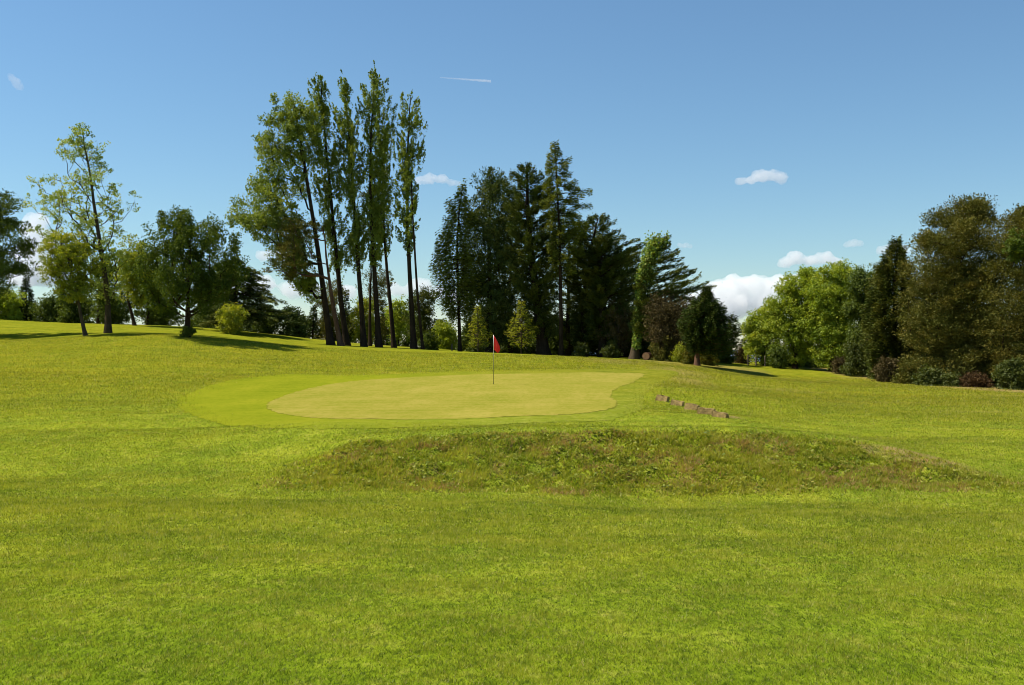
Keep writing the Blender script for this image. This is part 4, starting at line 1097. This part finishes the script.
# round sawn log lying under the ivy-clad tree
x, d = wx(646, 79), 79
log = empty('sawn_log', (x, d, gz(x, d))); tag(log, 'sawn log lying end-on under the ivy clad tree', 'log')
bm = bmesh.new(); rod(bm, (0.0, 0, 0.30), (0.45, 1.5, 0.30), 0.31, 0.28, 18); bm_obj('log_bark', bm, BK_RED, log, False)
bm = bmesh.new(); rod(bm, (-0.006, -0.02, 0.30), (0.0, 0.0, 0.30), 0.27, 0.275, 18)
bm_obj('cut_end', bm, plain_mat('cut_wood', (0.22, 0.11, 0.05), (0.32, 0.18, 0.09), 0.8), log)

# small white marker posts seen between the poplars, a slim post by the conifers, and rail posts in the gap
def post(name, label, px, d, h, r, mat, cat, group=None, cap=None):
    x = wx(px, d); o = empty(name, (x, d, gz(x, d))); tag(o, label, cat, group)
    bm = bmesh.new(); rod(bm, (0, 0, -0.1), (0, 0, h), r, r * 0.9, 8); bm_obj('shaft', bm, mat, o)
    bm = bmesh.new(); rod(bm, (0, 0, h), (0, 0, h + r * 1.6), r * 1.25, r * 0.5, 8); bm_obj('cap', bm, cap or mat, o)
    return o
wood_m = plain_mat('post_wood', (0.10, 0.07, 0.045), (0.17, 0.13, 0.09), 0.9)
post('marker_post', 'white marker post between the two leftmost poplar trunks', 346.5, 95, 0.5, 0.12, white_m, 'post', 'white marker posts among the poplars')
post('marker_post', 'white marker post just left of the rightmost tall poplar', 411, 88, 0.6, 0.07, white_m, 'post', 'white marker posts among the poplars')
post('marker_post', 'white marker post just left of the fourth poplar trunk', 376, 91, 0.6, 0.07, white_m, 'post', 'white marker posts among the poplars')
post('fence_post', 'slim dark post on the grass left of the thin airy conifer', 452, 84, 0.55, 0.05, wood_m, 'post')
for i, px in enumerate((748, 756, 765, 774)):
    post('fence_post', 'weathered post in the gap left of the bright trees, %s' % ('nearest the gap', 'second from the gap', 'third from the gap', 'nearest the bright trees')[i], px, 82.5, 0.75 - 0.08 * (i % 2), 0.06, wood_m, 'post', 'fence posts in the gap')

# ------------------------------------------------------------------ clouds
cm, nt, out = new_mat('cloud_vapour')
pv = nt.nodes.new('ShaderNodeVolumePrincipled')
pv.inputs['Color'].default_value = (0.995, 0.995, 0.995, 1)
pv.inputs['Density'].default_value = 0.018
pv.inputs['Anisotropy'].default_value = 0.0
nt.links.new(pv.outputs[0], out.inputs['Volume'])
cm_thin = cm.copy(); cm_thin.name = 'thin_cloud_vapour'
for n_ in cm_thin.node_tree.nodes:
    if n_.type == 'PRINCIPLED_VOLUME': n_.inputs['Density'].default_value = 0.012

ctex = bpy.data.textures.new('cloud_lumps', 'CLOUDS')
ctex.noise_depth = 4
def cloud(label, d, puffs, seed, mat=cm, squash=0.75, voxel=0.16):
    """puffs: (column, row, radius) in picture points at distance d"""
    rs = random.Random(seed)
    cx = wx(sum(p[0] for p in puffs) / len(puffs), d); cz = wz(sum(p[1] for p in puffs) / len(puffs), d)
    bm = bmesh.new()
    rmean = 0
    for px, py, r in puffs:
        rm = r * d / F; rmean += rm / len(puffs)
        for k in range(4):
            a = rs.uniform(0, 6.28); q = rm * rs.uniform(0.0, 0.6)
            rr = rm * rs.uniform(0.5, 0.95)
            v = bmesh.ops.create_icosphere(bm, subdivisions=3, radius=rr)['verts']
            for w in v:
                w.co.z *= squash
                w.co += Vector((wx(px, d) - cx + q * math.cos(a), rs.uniform(-0.6, 0.6) * rm, wz(py, d) - cz + 0.5 * q * math.sin(a)))
    o = bm_obj('cloud', bm, mat)
    o.location = (cx, d, cz)
    m = o.modifiers.new('join', 'REMESH'); m.mode = 'VOXEL'; m.voxel_size = rmean * voxel
    t = ctex.copy(); t.noise_scale = rmean * 0.9
    dm = o.modifiers.new('lumps', 'DISPLACE'); dm.texture = t; dm.strength = rmean * 0.8; dm.mid_level = 0.55; dm.texture_coords = 'GLOBAL'
    return tag(o, label, 'cloud')
cloud('large white cumulus low behind the trees on the right', 3600, [(700, 300, 16), (716, 288, 14), (735, 284, 17), (755, 286, 15), (776, 284, 15), (796, 282, 13), (812, 284, 12), (730, 305, 22), (765, 305, 22), (800, 305, 20), (690, 318, 14)], 1)
cloud('grey white cloud just above the bright round crowns on the right', 3800, [(785, 262, 9), (797, 259, 10), (810, 260, 9), (826, 258, 9), (836, 262, 8)], 2)
cloud('small solitary white cloud high right of centre', 2500, [(740, 182, 7), (750, 180, 9), (761, 177, 11), (772, 176, 11), (779, 179, 8)], 3, squash=0.62)
cloud('tiny faint cloud above the bright crowns, near the pointed fir', 3200, [(846, 245, 4.5), (853, 242, 6), (859, 243, 4.5)], 4, cm_thin)
cloud('small cloud partly hidden by the pointed dark conifer on the right', 3200, [(884, 250, 7), (892, 246, 8), (902, 250, 9)], 5, cm_thin)
cloud('tiny wisp of cloud right of the windswept cypress', 3200, [(681, 245, 3.5), (686, 245, 4), (690, 246, 3)], 6, cm_thin)
cloud('small white cloud right of the poplar tops', 2600, [(420, 180, 7), (430, 180, 8), (440, 179, 8), (450, 182, 6), (456, 184, 4)], 7, squash=0.7)
cloud('white cloud half seen between the dark edge tree and the airy tree', 3400, [(30, 232, 14), (40, 222, 12), (46, 240, 16), (30, 255, 18), (56, 250, 14), (46, 275, 20), (25, 280, 18)], 8)
cloud('small white cloud seen through the lower boughs of the leftmost poplar', 3400, [(262, 256, 8), (274, 253, 9), (286, 256, 8)], 9)
cloud('faint wisp of cloud high at the left', 2400, [(12, 78, 4), (15, 82, 5), (18, 87, 4)], 10, cm_thin, squash=1.2)
cloud('pale low cloud behind the trunks of the poplars', 4200, [(240, 290, 12), (262, 285, 14), (290, 290, 15), (318, 288, 14), (345, 292, 14)], 11, cm_thin)
cloud('pale low cloud between the poplars and the conifers', 4200, [(400, 290, 12), (418, 285, 13), (436, 292, 13), (455, 296, 12)], 12, cm_thin)
# contrail
bm = bmesh.new()
d = 9000
a, b_ = Vector((wx(440, d), d, wz(77.5, d))), Vector((wx(491, d), d, wz(81.3, d)))
ct = empty('contrail', a); tag(ct, 'thin white aircraft trail crossing the blue above the poplars', 'contrail')
bm = bmesh.new(); rod(bm, (0, 0, 0), b_ - a, 5.0, 13.0, 8)
trail = bm_obj('vapour_trail', bm, cm, ct, True)
